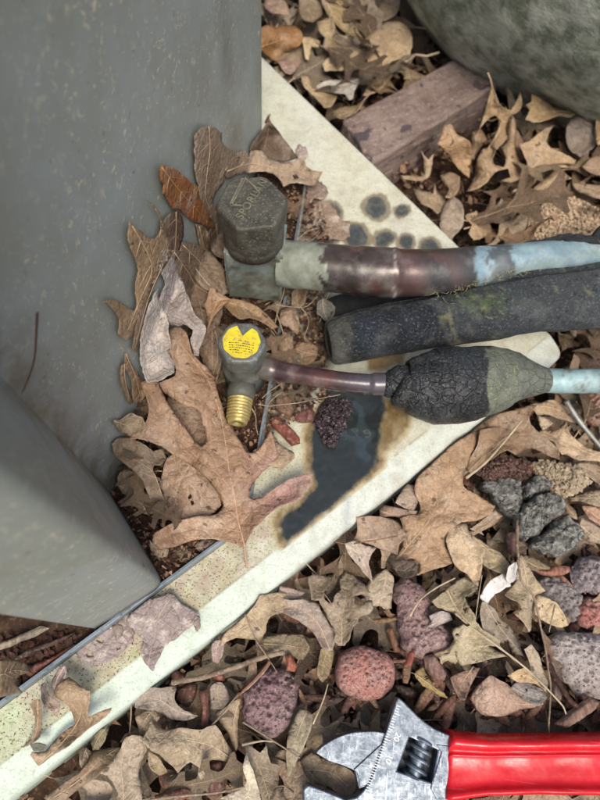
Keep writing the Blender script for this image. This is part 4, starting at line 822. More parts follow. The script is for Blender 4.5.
hero('D5', [(300,105),(350,95),(400,85),(450,110),(500,150),(520,192),(470,178),(420,165),(380,150),(330,150)], [(300,110,-.006),(515,188,-.008)], '#ac8e6e', [(305,112),(400,120),(512,188)], 'tan leaf edge running below the patinated thin pipe', n=4, group=gr_)
hero('D5', [(345,215),(380,215),(430,205),(455,175),(462,200),(475,235),(520,272),(570,300),(640,320),(660,360),(600,352),(540,345),(500,342),(460,322),(435,320),(420,295),(400,265),(370,250),(340,240)], [(350,220,-.010),(455,180,-.004),(640,340,-.008),(440,300,-.008)], '#b99d7e', [(650,345),(520,300),(440,250),(350,228)], 'light tan leaf with upturned lobes above the pale lichen', n=4, puff=.0012, cup=.003, group=gr_)
hero('D5', [(330,150),(365,160),(400,185),(380,200),(355,215),(340,190)], [(340,155,-.002),(380,205,-.008)], '#cdb394', [(335,155),(370,205)], 'small pale curled lobe by the dark gap under the bulb', n=2, group=gr_, cup=.004)
hero('D5', [(455,500),(500,490),(560,470),(640,460),(680,500),(640,545),(580,540),(520,520),(470,520)], -.013, '#8d7a5c', [(460,508),(560,505),(660,510)], 'olive brown leaf right of the lichened bark', n=4, group=gr_)
hero('D5', [(500,360),(550,355),(640,370),(660,430),(600,450),(560,420),(530,390)], -.012, '#b0977c', [(505,362),(640,420)], 'soft tan leaf right of the pale lichen', n=3, group=gr_)
hero('D5', [(520,540),(580,545),(650,570),(650,640),(600,620),(550,590)], -.014, '#c09678', [(525,545),(640,620)], 'pinkish tan leaf above the grey-mauve rock', n=3, group=gr_, cup=.003)
hero('D5', [(520,590),(560,610),(640,660),(640,700),(590,700),(540,690),(510,650)], -.015, '#b59d84', None, 'pale mottled leaf flap next to the split bark lump', group=gr_)
hero('D5', [(0,300),(30,280),(60,230),(85,215),(70,260),(40,310),(10,350)], -.006, '#a98665', None, 'little brown leaf slip at the tip of the broad brown leaf', group=gr_)
hero('D5', [(415,495),(450,520),(495,560),(505,600),(480,590),(450,560)], -.004, '#93785a', [(418,498),(500,598)], 'curved brown leaf sliver on the split bark lump', n=2, group=gr_)
hero('D5', [(40,650),(100,620),(160,560),(180,590),(140,625),(80,655),(50,680)], -.014, '#b2937a', None, 'folded tan leaf slip under the large leaf\'s right lobe', group=gr_, cup=.004)
hero('D4', [(102,290),(120,255),(150,215),(180,222),(195,255),(190,290),(175,325),(140,312)], -.010, '#b59d8a', None, 'small pale beige leaf piece at the pad edge', group=gr_)
hero('D4', [(35,320),(60,300),(100,310),(150,320),(190,325),(180,345),(130,350),(90,345),(40,350)], -.013, '#8d7463', None, 'folded brown leaf strip under the small pale beige piece', group=gr_, cup=.004)
hero('D4', [(80,540),(120,520),(170,518),(192,545),(180,578),(150,592),(115,585),(90,560)], [(85,545,-.010),(185,560,-.006)], '#7f7063', None, 'small dark curled leaf tip on top of the two-lobed rock', group=gr_, cup=.006)
hero('D3', [(300,95),(340,82),(375,100),(425,112),(405,140),(395,170),(405,215),(410,250),(385,225),(360,190),(335,160),(310,130)], [(310,100,-.006),(410,245,-.016),(420,115,-.010)], '#b5a291', [(305,98),(350,130),(405,245)], 'pointed pale leaf lobe hanging down from the thin red stem', n=3, group=gr_)
hero('D3', [(345,-10),(420,-15),(500,0),(540,40),(545,75),(520,95),(510,140),(470,125),(430,112),(395,95),(355,85),(335,78),(350,40)], [(350,0,-.009),(510,120,-.013)], '#ad927a', [(345,80),(430,75),(535,60)], 'pinkish tan leaf between the pad and the large tan-orange leaf', n=4, group=gr_, puff=.001)
hero('D3', [(150,228),(175,218),(200,215),(225,235),(232,262),(218,285),(215,310),(232,330),(250,332),(262,300),(285,280),(280,240),(300,200),(325,215),(350,235),(385,262),(400,290),(370,300),(340,302),(338,330),(355,352),(385,325),(412,322),(412,350),(400,375),(360,385),(350,410),(330,440),(315,475),(298,505),(270,500),(258,480),(262,450),(240,410),(225,375),(205,345),(195,322),(165,320),(160,270)], [(170,225,-.014),(300,210,-.014),(400,340,-.008),(285,495,-.014),(240,350,-.010)], '#a8947a', [(285,500),(285,400),(250,340),(190,260)], 'torn khaki leaf with holes above the round red rock', n=4, group=gr_, holes=[(312,397,9)], ragged=.8, puff=.0012)
hero('D3', [(395,245),(430,215),(465,195),(495,230),(490,290),(485,355),(460,360),(440,345),(410,345),(385,320),(372,295)], [(470,200,-.012),(440,350,-.014)], '#aa9880', [(470,200),(440,350)], 'flat khaki leaf piece beside the two-lobed rock', n=4, group=gr_)
hero('D3', [(-20,300),(40,310),(80,322),(140,318),(190,335),(205,365),(225,400),(250,440),(262,475),(250,520),(232,525),(205,505),(185,470),(160,440),(130,415),(110,400),(60,375),(0,352),(-40,340)], [(0,320,-.010),(190,350,-.008),(240,510,-.016)], '#ad998a', [(240,520),(190,410),(110,350),(-20,320)], 'greyish pink lobed leaf running down from the pad edge', n=4, group=gr_, puff=.0012)
hero('D3', [(-60,465),(0,455),(70,462),(130,470),(160,520),(130,560),(80,545),(20,540),(-50,545)], -.020, '#857259', [(-50,500),(60,500),(150,525)], 'olive brown flat leaf under the purple-red rock\'s twig', n=5, group=gr_)
hero('D3', [(205,515),(235,505),(262,520),(250,570),(235,620),(210,650),(190,620),(195,560)], -.019, '#93805f', None, 'narrow olive leaf piece left of the round red rock', group=gr_)
hero('D3', [(40,262),(90,275),(140,290),(110,310),(60,315),(30,300)], -.012, '#c4a99e', None, 'pink tinged leaf slip against the pad side', group=gr_)
hero('D3', [(215,255),(235,230),(262,200),(290,130),(300,160),(290,200),(270,240),(250,280),(228,300)], [(290,135,-.016),(228,295,-.018)], '#75644f', [(290,140),(232,290)], 'dark brown leaf slip in the gap by the pad side', n=2, group=gr_)
# fallen leaves lower left
hero('D2', [(0,350),(40,352),(78,348),(110,342),(98,380),(100,405),(120,430),(150,448),(195,462),(170,475),(120,482),(80,475),(40,450),(0,440),(-60,430),(-60,360)], [(0,380,-.012),(110,345,-.012),(190,462,-.020)], '#a6988a', [(190,464),(100,440),(40,400),(-50,390)], 'greyish tan leaf curving round the wide dark red chip', n=4, group=gr_, puff=.001)
hero('D2', [(5,478),(30,500),(60,520),(130,512),(200,520),(235,505),(262,500),(285,530),(300,560),(325,600),(348,652),(300,645),(250,640),(228,660),(222,700),(205,722),(192,700),(195,670),(160,648),(135,665),(110,692),(85,660),(60,640),(30,615),(0,600),(-30,560)], [(10,485,-.012),(260,505,-.010),(340,645,-.018),(110,685,-.018),(100,580,-.008)], '#b6a184', [(345,648),(250,585),(150,560),(20,545)], 'broad cream-tan broken leaf with a yellowish patch in the lower litter', n=5, group=gr_, puff=.0013, cup=.002)
hero('D2', [(385,608),(398,650),(415,690),(432,750),(445,810),(380,830),(330,805),(280,795),(330,770),(375,745),(385,720),(372,670)], [(386,612,-.002),(440,800,-.010),(290,795,-.012)], '#cdbfa6', [(386,612),(400,700),(390,810)], 'pale upright leaf point at the bottom edge of the litter', n=3, group=gr_, cup=.003)
hero('D2', [(378,575),(410,590),(440,612),(452,600),(466,578),(472,620),(485,655),(522,662),(515,720),(500,790),(470,830),(450,810),(425,740),(405,690),(390,640)], [(380,580,-.014),(466,580,-.012),(490,780,-.014)], '#93826a', [(385,585),(440,680),(480,800)], 'grey-olive pointed leaf behind the pale upright leaf point', n=4, group=gr_)
hero('D2', [(262,455),(300,430),(345,400),(362,395),(358,450),(350,520),(352,570),(345,605),(325,570),(305,520),(280,490)], [(355,400,-.010),(345,600,-.018),(270,460,-.016)], '#a18a6e', [(358,400),(335,480),(345,600)], 'tan leaf hanging under the crossed twigs left of the purple-red rock', n=3, group=gr_)
hero('D2', [(242,350),(265,330),(292,335),(325,395),(300,425),(282,437),(245,435)], -.016, '#938272', None, 'grey-brown leaf square under the long twig', group=gr_)
hero('D2', [(600,435),(575,480),(555,530),(548,580),(545,640),(555,712),(570,690),(590,640),(620,580),(645,510),(650,460),(625,440)], [(610,440,-.010),(555,700,-.014)], '#a99c7e', [(625,445),(590,540),(558,705)], 'stiff pale strip of leaf left of the wrench jaw', n=3, group=gr_, cup=.0025)
hero('D2', [(295,140),(340,100),(380,65),(420,20),(440,-20),(520,-30),(600,-25),(640,20),(600,78),(570,62),(530,52),(490,62),(468,90),(462,130),(440,160),(400,158),(350,152),(310,165),(280,185)], [(300,150,-.010),(420,20,-.006),(600,70,-.012),(430,150,-.012)], '#ae9779', [(285,182),(360,120),(460,60),(600,10)], 'tan leaf arching out from the pad rim above the purple-red rock', n=4, group=gr_, puff=.0012, cup=.002)
hero('D2', [(455,160),(480,140),(540,135),(610,140),(640,190),(600,240),(550,228),(500,215),(455,190)], -.016, '#8a7a5c', [(455,175),(540,180),(630,195)], 'olive tan leaf in the hole of the arching leaf', n=5, group=gr_)
hero('D2', [(248,180),(265,160),(300,165),(290,220),(270,255),(250,240)], -.012, '#b49a92', None, 'pinkish leaf bit standing by the pad side', group=gr_)
hero('D2', [(-10,600),(40,640),(70,690),(40,705),(0,670)], -.016, '#8a7656', None, 'olive leaf edge under the broad cream-tan leaf', group=gr_)
hero('D1', [(175,792),(200,775),(240,745),(280,718),(320,690),(350,650),(370,612),(420,595),(480,588),(480,610),(462,640),(420,672),(390,705),(330,745),(300,770),(260,800),(220,830)], [(200,790,-.012),(370,620,-.010),(470,600,-.014)], '#a4886a', [(200,800),(330,710),(400,640),(475,592)], 'long brown curled leaf near the pad end', n=4, cup=.004, group=gr_)
hero('D1', [(325,742),(380,700),(440,650),(480,600),(500,555),(540,540),(580,548),(590,590),(570,640),(555,690),(565,740),(570,820),(480,840),(400,830),(330,815),(340,775)], [(340,760,-.014),(500,560,-.010),(560,800,-.012)], '#a8957e', [(495,840),(492,740),(485,650),(520,555)], 'broad taupe leaf with a dark midrib at the bottom of the picture', n=5, puff=.001, group=gr_)
hero('D1', [(320,600),(345,590),(370,612),(355,650),(330,680),(318,650)], -.014, '#b39b84', None, 'small curled beige leaf end beside the long brown curled leaf', group=gr_, cup=.004)
hero('D1', [(365,560),(400,520),(440,505),(420,560),(395,600),(370,600)], -.014, '#8c8266', None, 'olive leaf bit poking from under the pad end', group=gr_)
hero('D1', [(540,470),(580,440),(620,430),(640,470),(600,520),(560,540)], -.013, '#8e7a63', None, 'brown leaf bit right of the broad taupe leaf', group=gr_)
hero('F', [(303,757),(312,752),(322,758),(338,764),(352,772),(357,785),(350,800),(340,797),(330,787),(315,782),(308,800),(296,815),(285,800),(292,775)], [(305,760,-.020),(350,780,-.018)], '#a08c74', [(300,770),(330,772),(352,790)], 'brown leaf held in the open mouth of the wrench', n=3, group=gr_)
# right of centre, above the wrench
hero('D6', [(255,62),(280,90),(300,130),(325,170),(360,215),(330,232),(318,250),(312,290),(302,330),(300,372),(290,388),(270,350),(232,315),(245,305),(262,292),(245,262),(215,250),(188,230),(210,205),(232,180),(240,140),(252,105)], [(258,66,-.008),(295,380,-.012),(190,230,-.012),(358,215,-.010)], '#b5a080', [(258,66),(285,190),(297,380)], 'pale khaki oak leaf with sharp points beside the smooth dark grey rock', n=4, group=gr_)
hero('D6', [(322,232),(350,235),(380,252),(405,265),(428,295),(445,325),(457,360),(430,368),(400,362),(360,345),(330,325),(312,305),(315,265)], [(325,240,-.010),(450,358,-.012)], '#c4aa84', [(322,240),(370,290),(452,360)], 'yellowish curled leaf lobe with brown spots touching the grey rock', n=3, group=gr_, cup=.002, holes=[(430,340,4)])
hero('D6', [(255,62),(300,70),(340,90),(380,110),(400,125),(350,132),(300,125),(275,100)], -.010, '#9a8a68', None, 'olive leaf edge above the smooth dark grey rock', group=gr_)
hero('D7', [(365,165),(400,140),(430,118),(470,85),(495,70),(530,85),(552,112),(525,135),(500,150),(515,185),(535,215),(545,250),(580,285),(640,320),(640,350),(600,345),(560,350),(520,372),(500,425),(480,400),(460,415),(430,405),(405,418),(395,380),(430,370),(440,350),(455,320),(450,290),(460,265),(520,262),(500,240),(478,222),(440,205),(400,195),(380,185)], [(370,165,-.006),(500,75,-.010),(500,240,-.004),(640,330,-.008),(410,400,-.012)], '#a89878', [(430,120),(455,175),(500,235),(560,290),(640,345),(720,430)], 'lacy khaki leaf with a long pale midrib above the wrench grip', veins=[[(560,290),(500,360),(405,410)],[(500,235),(440,200),(372,168)],[(600,315),(500,340),(400,380)],[(455,175),(500,140),(545,112)]], group=gr_, ragged=1.3, holes=[(500,200,9),(470,300,6)])
hero('D6', [(0,370),(30,350),(80,400),(130,450),(200,490),(130,500),(60,520),(0,530),(-20,470)], [(10,370,-.009),(190,490,-.012)], '#ac9c7c', [(0,340),(100,410),(200,485)], 'khaki part of the lacy leaf lying below its long midrib', n=3, group=gr_, vein=False)
hero('D6', [(85,300),(100,255),(140,290),(170,330),(210,360),(235,400),(260,450),(270,490),(230,475),(200,440),(170,430),(130,420),(100,380)], [(100,260,-.010),(260,480,-.013)], '#a29380', [(105,262),(170,370),(265,485)], 'worn grey-khaki leaf with frayed edges over the mulch above the wrench', n=4, ragged=1.5, group=gr_, holes=[(195,430,10),(160,350,7)])
hero('D6', [(40,665),(60,630),(95,595),(130,570),(165,590),(205,610),(235,640),(262,670),(310,680),(352,690),(310,705),(262,712),(210,735),(165,742),(110,740),(70,725),(58,700)], [(50,665,-.014),(150,580,-.010),(340,690,-.014)], '#a58876', [(350,690),(250,690),(160,680),(60,700)], 'dusky pink-brown leaf folded above the wrench grip', n=4, group=gr_, cup=.003, puff=.001)
hero('D6', [(210,625),(240,600),(300,600),(350,630),(365,665),(340,695),(300,688),(262,672),(240,650)], -.010, '#9b938c', None, 'flat grey leaf piece with a small hole next to the dusky pink-brown leaf', group=gr_, holes=[(280,633,6)])
hero('D6', [(200,572),(240,550),(270,538),(300,565),(345,600),(365,640),(320,608),(280,600),(240,598)], -.008, '#c4a57c', [(205,572),(280,570),(360,635)], 'golden tan curled leaf above the flat grey piece', n=3, group=gr_, cup=.003)
hero('D6', [(270,460),(300,440),(330,480),(350,540),(370,600),(360,640),(330,600),(300,560),(290,510)], -.010, '#a3937c', [(280,455),(330,540),(362,630)], 'taupe leaf strip beside the long midrib', n=3, group=gr_)
hero('D6', [(0,160),(30,160),(60,190),(78,205),(60,225),(40,240),(-20,220),(-30,180)], -.012, '#b49c82', None, 'light tan leaf flap left of the white flakes', group=gr_, cup=.003)
hero('D4', [(405,420),(440,440),(490,470),(530,500),(560,540),(540,580),(490,560),(455,540),(440,500)], [(410,425,-.014),(550,560,-.014)], '#a3906f', [(408,422),(480,490),(550,570)], 'olive tan leaf right of the pale smooth lobe', n=4, group=gr_)
hero('D4', [(400,395),(440,370),(500,320),(530,345),(480,375),(440,395),(455,420)], -.012, '#b5997e', None, 'folded leaf slip between the large tan-orange leaf and the grey bark', group=gr_, cup=.004)
hero('D4', [(440,0),(500,-10),(560,0),(600,10),(560,60),(520,90),(480,110),(440,140),(400,175),(385,150),(400,110),(430,60)], [(450,0,-.004),(390,160,-.010),(560,50,-.006)], '#9c7e60', [(395,165),(480,80),(590,-5)], 'brown leaf with a straw-coloured midrib beside the bark debris', veins=[], group=gr_, vw=.0006)
hero('D7', [(355,225),(400,205),(440,212),(450,240),(410,258),(365,270),(350,262),(365,245)], -.008, '#a89a94', [(352,265),(440,225)], 'greyish lobe lying on the two-lobed mauve rock', n=3, group=gr_)
hero('D7', [(295,455),(330,420),(345,455),(375,490),(410,525),(435,555),(400,545),(360,520),(325,495)], -.016, '#a8905a', [(300,455),(430,550)], 'mustard brown leaf scrap above the wrench head', n=3, ragged=1, group=gr_, holes=[(345,470,7)])
hero('D7', [(440,470),(480,450),(520,440),(560,430),(540,470),(520,510),(500,560),(480,560),(460,520)], -.017, '#8a6c5c', None, 'reddish-brown curled leaf above the wrench shank', group=gr_, cup=.004)
for k, (cr, pts, z) in enumerate([('D6', [(85,245),(100,205),(130,170),(180,140),(212,160),(215,188),(190,205),(150,228),(120,265),(105,275)], -.008), ('D6', [(200,130),(215,105),(240,92),(248,130),(235,165),(210,182),(195,160)], -.008)]):
    hero(cr, pts, z, '#d8d6d4', None, ['chalky white papery flake with a notched edge', 'smaller white papery flake behind the notched one'][k], mat='white', ragged=1.2, group='white papery flakes', cat='flake', name='papery_flake', cup=.003)
# ---- behind the pad (top and right)
hero('C2', [(155,193),(132,196),(125,220),(112,252),(130,268),(150,292),(170,320),(192,342),(208,352),(214,300),(212,250),(195,235),(172,222)], [(140,200,.012),(205,345,-.012)], '#a58462', [(150,196),(170,260),(206,348)], 'tan leaf leaning on the shaded face of the brick', n=3, group=gt, cup=.003, drape=False)
hero('C2', [(275,80),(282,105),(292,125),(315,145),(335,150),(352,120),(360,90),(366,125),(355,155),(330,170),(322,200),(325,230),(300,258),(290,270),(270,262),(276,240),(295,205),(302,180),(285,165),(262,180),(245,200),(235,215),(250,170),(262,130)], [(275,85,.020),(360,95,.014),(280,260,.004),(240,205,.008)], '#a98b66', [(277,82),(300,150),(285,255)], 'spiky upright leaf standing at the corner of the brick', n=3, group=gt, cup=.004, drape=False, stalk=[(278,90,.022),(272,60,.030),(263,38,.034)])
hero('C2', [(302,180),(292,215),(275,245),(262,265),(248,268),(232,300),(225,330),(215,365),(200,395),(235,385),(262,365),(290,335),(325,325),(330,350),(305,362),(335,368),(360,355),(370,330),(358,290),(345,255),(350,210),(345,180),(335,165),(325,200),(318,240),(300,262),(318,300),(312,322),(280,312),(278,285),(290,255),(300,220)], [(302,185,.016),(340,175,.016),(200,392,-.014),(365,340,-.008),(290,290,.000)], '#b09272', [(302,185),(295,240),(270,310),(215,385)], 'long curled oak leaf with two horn-like lobes right of the brick', n=4, group=gt, cup=.004, drape=False)
hero('C2', [(358,250),(385,245),(410,225),(435,205),(462,195),(448,218),(438,245),(455,265),(490,280),(528,300),(520,322),(480,322),(440,320),(425,330),(415,350),(395,378),(365,390),(335,398),(352,368),(370,340),(382,312),(372,285)], [(360,252,.002),(460,198,.004),(520,315,-.008),(340,392,-.014)], '#bb9e7c', [(340,395),(400,320),(445,285),(520,310)], 'light tan oak leaf lying flat in the middle of the right-hand litter', n=4, group=gt, cup=.002, drape=False)
hero('C2', [(520,175),(545,160),(570,160),(592,190),(594,225),(585,255),(565,275),(540,290),(512,272),(500,245),(498,215),(505,190)], [(540,165,.010),(540,285,-.002)], '#94857a', [(560,165),(540,285)], 'rounded grey-brown leaf near the boulder', n=4, mat='leaf', group=gt, puff=.002, drape=False)
hero('C2', [(480,330),(462,325),(440,345),(405,382),(380,415),(340,432),(345,448),(385,445),(420,415),(450,385),(485,365),(515,355)], [(480,335,-.006),(345,440,-.018)], '#ad9273', [(500,350),(430,375),(350,440)], 'narrow curled tan leaf above the sandy clod', n=4, group=gt, cup=.004, drape=False)
hero('C2', [(515,368),(560,372),(640,380),(650,425),(600,418),(565,408),(535,395)], -.010, '#a48c74', [(520,370),(640,405)], 'leaf with a shadowed notch right of the narrow curled leaf', n=3, group=gt, drape=False)
hero('C2', [(520,425),(560,440),(620,455),(640,475),(600,468),(560,460),(530,445)], -.014, '#9c948a', None, 'thin grey curved leaf strip above the sandy clod', group=gt, drape=False, cup=.003)
hero('C2', [(545,320),(580,290),(640,270),(660,330),(620,345),(575,340)], -.004, '#9c826c', None, 'brown leaf below the rounded grey-brown leaf', group=gt, drape=False)
hero('C2', [(40,385),(70,392),(100,400),(105,370),(115,400),(135,415),(140,440),(112,462),(95,445),(70,435),(50,410)], [(45,390,-.014),(135,420,-.014),(104,372,-.006)], '#b3987a', [(45,390),(90,415),(135,435)], 'small lobed tan leaf between the brick and the pad', n=3, group=gt, drape=False)
hero('C2', [(0,345),(40,348),(70,350),(72,300),(60,268),(85,300),(100,280),(96,320),(88,350),(60,362),(20,358)], [(65,275,.000),(10,350,-.014)], '#a58a6c', None, 'forked thin leaf against the foot of the brick', group=gt, drape=False)
hero('C2', [(120,345),(150,335),(180,350),(178,385),(160,415),(135,412),(150,385),(128,368)], -.008, '#ad9172', None, 'curled leaf hook right of the forked thin leaf', group=gt, drape=False, cup=.004)
hero('C2', [(130,440),(160,410),(185,430),(192,470),(188,500),(160,530),(150,550),(128,520),(120,490)], [(160,415,-.006),(150,545,-.014)], '#b5a08c', [(165,415),(150,545)], 'greyish beige leaf with a dark edge at the pad', n=3, group=gt, drape=False)
hero('C2', [(195,465),(230,452),(245,475),(270,490),(275,515),(245,535),(222,540),(205,520),(215,495)], -.014, '#a88c6e', None, 'torn leaf with square holes above the large pipe', group=gt, drape=False, ragged=1)
hero('C2', [(300,485),(340,470),(365,450),(385,470),(375,510),(345,532),(305,540),(280,560),(250,565),(290,530)], -.012, '#c0a789', [(370,455),(290,550)], 'cream leaf beside the sandy clod', n=3, group=gt, drape=False)
hero('C2', [(395,100),(430,118),(465,138),(500,145),(540,152),(515,172),(480,168),(440,180),(405,188),(375,180),(390,150),(378,135),(395,125)], [(400,102,.014),(535,152,.008),(385,180,.004)], '#b5966c', [(385,175),(440,155),(535,154)], 'golden tan leaf tucked under the boulder', n=3, group=gt, cup=.003, drape=False)
hero('C2', [(590,170),(640,165),(660,240),(620,250),(592,255),(585,220)], .010, '#c29f74', None, 'golden leaf edge beside the rounded grey-brown leaf', group=gt, drape=False)
hero('C2', [(215,215),(245,205),(262,240),(240,265),(222,300),(205,290),(210,250)], [(225,215,.004),(220,290,-.008)], '#8f7254', [(235,210),(218,295)], 'brown leaf behind the long curled oak leaf', n=3, group=gt, drape=False)
hero('C1', [(40,115),(70,100),(105,108),(140,100),(180,105),(205,125),(212,150),(200,180),(170,198),(140,225),(115,255),(85,235),(50,205),(35,190)], [(50,120,.012),(200,150,.004),(110,245,-.010)], '#a5733f', [(40,190),(110,165),(205,150)], 'orange-brown curled leaf behind the top of the pad', n=4, group=gt, cup=.004, drape=False)
hero('C1', [(288,0),(310,60),(340,95),(380,130),(412,150),(440,110),(450,60),(455,-20),(380,-30),(300,-30)], [(300,10,.006),(410,145,-.004)], '#a58d66', [(300,0),(345,75),(412,148)], 'olive tan leaf with a strong midrib at the top of the litter', n=4, group=gt, drape=False, vw=.0007)
hero('C1', [(265,90),(300,75),(330,65),(340,110),(330,150),(360,180),(420,185),(450,170),(430,200),(380,215),(330,215),(290,190),(300,150),(280,130)], [(300,80,.004),(440,175,-.004)], '#b79c74', [(320,70),(320,150),(430,185)], 'lobed tan leaf in the middle of the top litter', n=3, group=gt, drape=False)
hero('C1', [(290,255),(320,225),(370,205),(430,195),(480,190),(470,240),(450,262),(400,265),(380,280),(340,282),(300,285)], [(300,270,-.008),(470,195,-.004)], '#c4aa84', [(295,270),(380,240),(475,195)], 'golden beige leaf above the white leaf', n=4, group=gt, drape=False)
hero('C1', [(262,345),(300,325),(350,318),(400,320),(440,308),(452,318),(430,340),(418,365),(412,395),(395,400),(380,375),(340,372),(300,365),(275,362)], [(270,345,-.006),(440,312,-.004)], '#d6cbba', [(270,350),(350,345),(445,312)], 'whitish faded leaf between the pad edge and the brick', n=4, group=gt, drape=False)
hero('C1', [(200,300),(235,305),(255,350),(300,360),(350,360),(345,390),(325,425),(300,432),(275,405),(245,375),(215,345)], [(205,305,-.008),(340,370,-.012)], '#b39a76', [(208,305),(270,380),(340,375)], 'yellowish tan leaf alongside the pad edge below the whitish leaf', n=3, group=gt, drape=False)
hero('C1', [(440,170),(480,140),(520,95),(570,85),(620,95),(650,150),(640,220),(600,235),(560,250),(548,275),(570,300),(540,340),(500,370),(450,385),(470,340),(500,310),(480,280),(470,240),(480,195)], [(450,175,-.004),(600,100,.002),(460,380,-.012)], '#c2a581', [(455,380),(530,270),(560,180),(620,100)], 'big pale tan leaf above the brick', n=5, group=gt, drape=False, cup=.003)
hero('C1', [(110,245),(150,232),(200,225),(212,240),(195,275),(165,298),(140,290)], -.010, '#c4a294', None, 'pinkish leaf tip right at the pad edge below the orange-brown leaf', group=gt, drape=False)
hero('C1', [(455,0),(490,-20),(560,-20),(600,0),(590,50),(550,80),(500,90),(470,60),(445,50)], .000, '#bfa587', [(455,10),(590,30)], 'beige leaf under the edge of the boulder at the top', n=3, group=gt, drape=False)
hero('C1', [(195,-10),(240,-15),(280,10),(290,60),(250,90),(215,80),(198,40)], .002, '#8f7c62', None, 'brown bark-like leaf curl at the top edge of the litter', group=gt, drape=False, cup=.004)
hero('C1', [(60,-10),(120,-20),(150,20),(160,60),(120,55),(85,50),(60,30)], .002, '#c2a48d', None, 'pink-beige leaf at the very top beside the cabinet edge', group=gt, drape=False, cup=.003)
hero('C1', [(205,150),(250,148),(282,165),(275,190),(245,185),(235,240),(222,235),(215,190)], -.002, '#c9b088', None, 'small pale hooked leaf right of the orange-brown leaf', group=gt, drape=False)
hero('C1', [(340,440),(380,425),(430,420),(450,400),(440,435),(400,460),(380,480),(350,470),(330,460)], -.012, '#96805e', None, 'brown leaf scrap in the wedge between pad and brick', group=gt, drape=False)

# ---- generic oak leaves underneath, shared meshes
def oak_mesh(seed):
    r = random.Random(seed); Ln = 1.0; n = r.choice([3, 3, 4]); pts_r = []
    for side in (1, -1):
        s_ = []; ts = [.16+.66*k/(n-1)+r.uniform(-.03, .03) for k in range(n)]
        s_.append((.0, .012)); s_.append((.05, .03))
        for k, t in enumerate(ts):
            w_ = (.20, .34, .30, .2)[k if n == 4 else k]*r.uniform(.8, 1.25); up = .13*r.uniform(.7, 1.4)
            s_.append((t-.03, .065+.02*r.random())); s_.append((t+up*.55, w_*.72)); s_.append((t+up*.7+.02, w_*.95)); s_.append((t+up+.05, w_)); s_.append((t+up+.03, w_*.72)); s_.append((t+up*.9+.03, w_*.45))
            if k < n-1: s_.append(((t+ts[k+1])/2+.05, .06+.03*r.random()))
        s_ = [(min(x, .97), y) for x, y in s_]; pts_r.append(s_)
    o = pts_r[0]+[(.99, .05), (1.04, 0), (.99, -.05)]+[(x, -y) for x, y in reversed(pts_r[1])]
    # keep only a simple polygon
    poly = catmull(np.array(o), 3, True, 60); p2, fs = tri2d(poly, .035)
    mid = np.array([(0, 0), (.3, .01), (.6, -.01), (1, 0)]); lines = [mid]+autoveins(poly, mid, 4)
    kx, ky, kxy = r.uniform(-.5, .9), r.uniform(-.3, 1.2), r.uniform(-.5, .5)
    def zf(x, y):
        dv = np.full(len(x), 1e9); q = np.stack([x, y], 1)
        for ln in lines: dv = np.minimum(dv, dpoly(q, ln, False))
        return .35*kx*(x-.5)**2+.6*ky*y*y+.3*kxy*(x-.5)*y+.035*vn(x, y, 4, seed, 2)+.012*(1-np.exp(-dv/.05))+.03*np.exp(-dpoly(q, poly)/.05)*vn(x, y, 5, seed+4, 1)
    z = zf(p2[:, 0], p2[:, 1]); tv, tf = veintubes(lines, zf, lambda a, b, c: np.stack([a, b, c], -1), .005, .002)
    sv, sf = tube([Vector((0, 0, float(zf(np.array([0.]), np.array([0.]))[0]))), Vector((-.1, .01, .02)), Vector((-.22, .03, .02))], .007, 5)
    vs, F2 = join([([Vector(q) for q in np.c_[p2, z]], fs), (tv, tf), (sv, sf)])
    me = bpy.data.meshes.new('oak_leaf'); me.from_pydata([tuple(v_) for v_ in vs], [], F2); me.materials.append(M['leaf']); me.materials.append(M['vein'])
    me.polygons.foreach_set('material_index', [0]*len(fs)+[1]*(len(tf)+len(sf))); me.polygons.foreach_set('use_smooth', [True]*len(F2)); return me
OM = [oak_mesh(100+i) for i in range(16)]
LC = ['#a58a6c', '#b39a7c', '#96785a', '#8a7058', '#a2917c', '#b08e72', '#7d6650', '#bda688', '#9c8a72']
KEEP = [(575,660,60),(560,590,50),(595,568,45),(592,612,40),(269,703,42),(364,674,42),(415,615,45),(520,480,60),(500,545,40)]
def free(p):
    q = toPx(np.array([p[0], p[1], -.025])); return all(math.hypot(q[0]-a, q[1]-b) > c for a, b, c in KEEP)
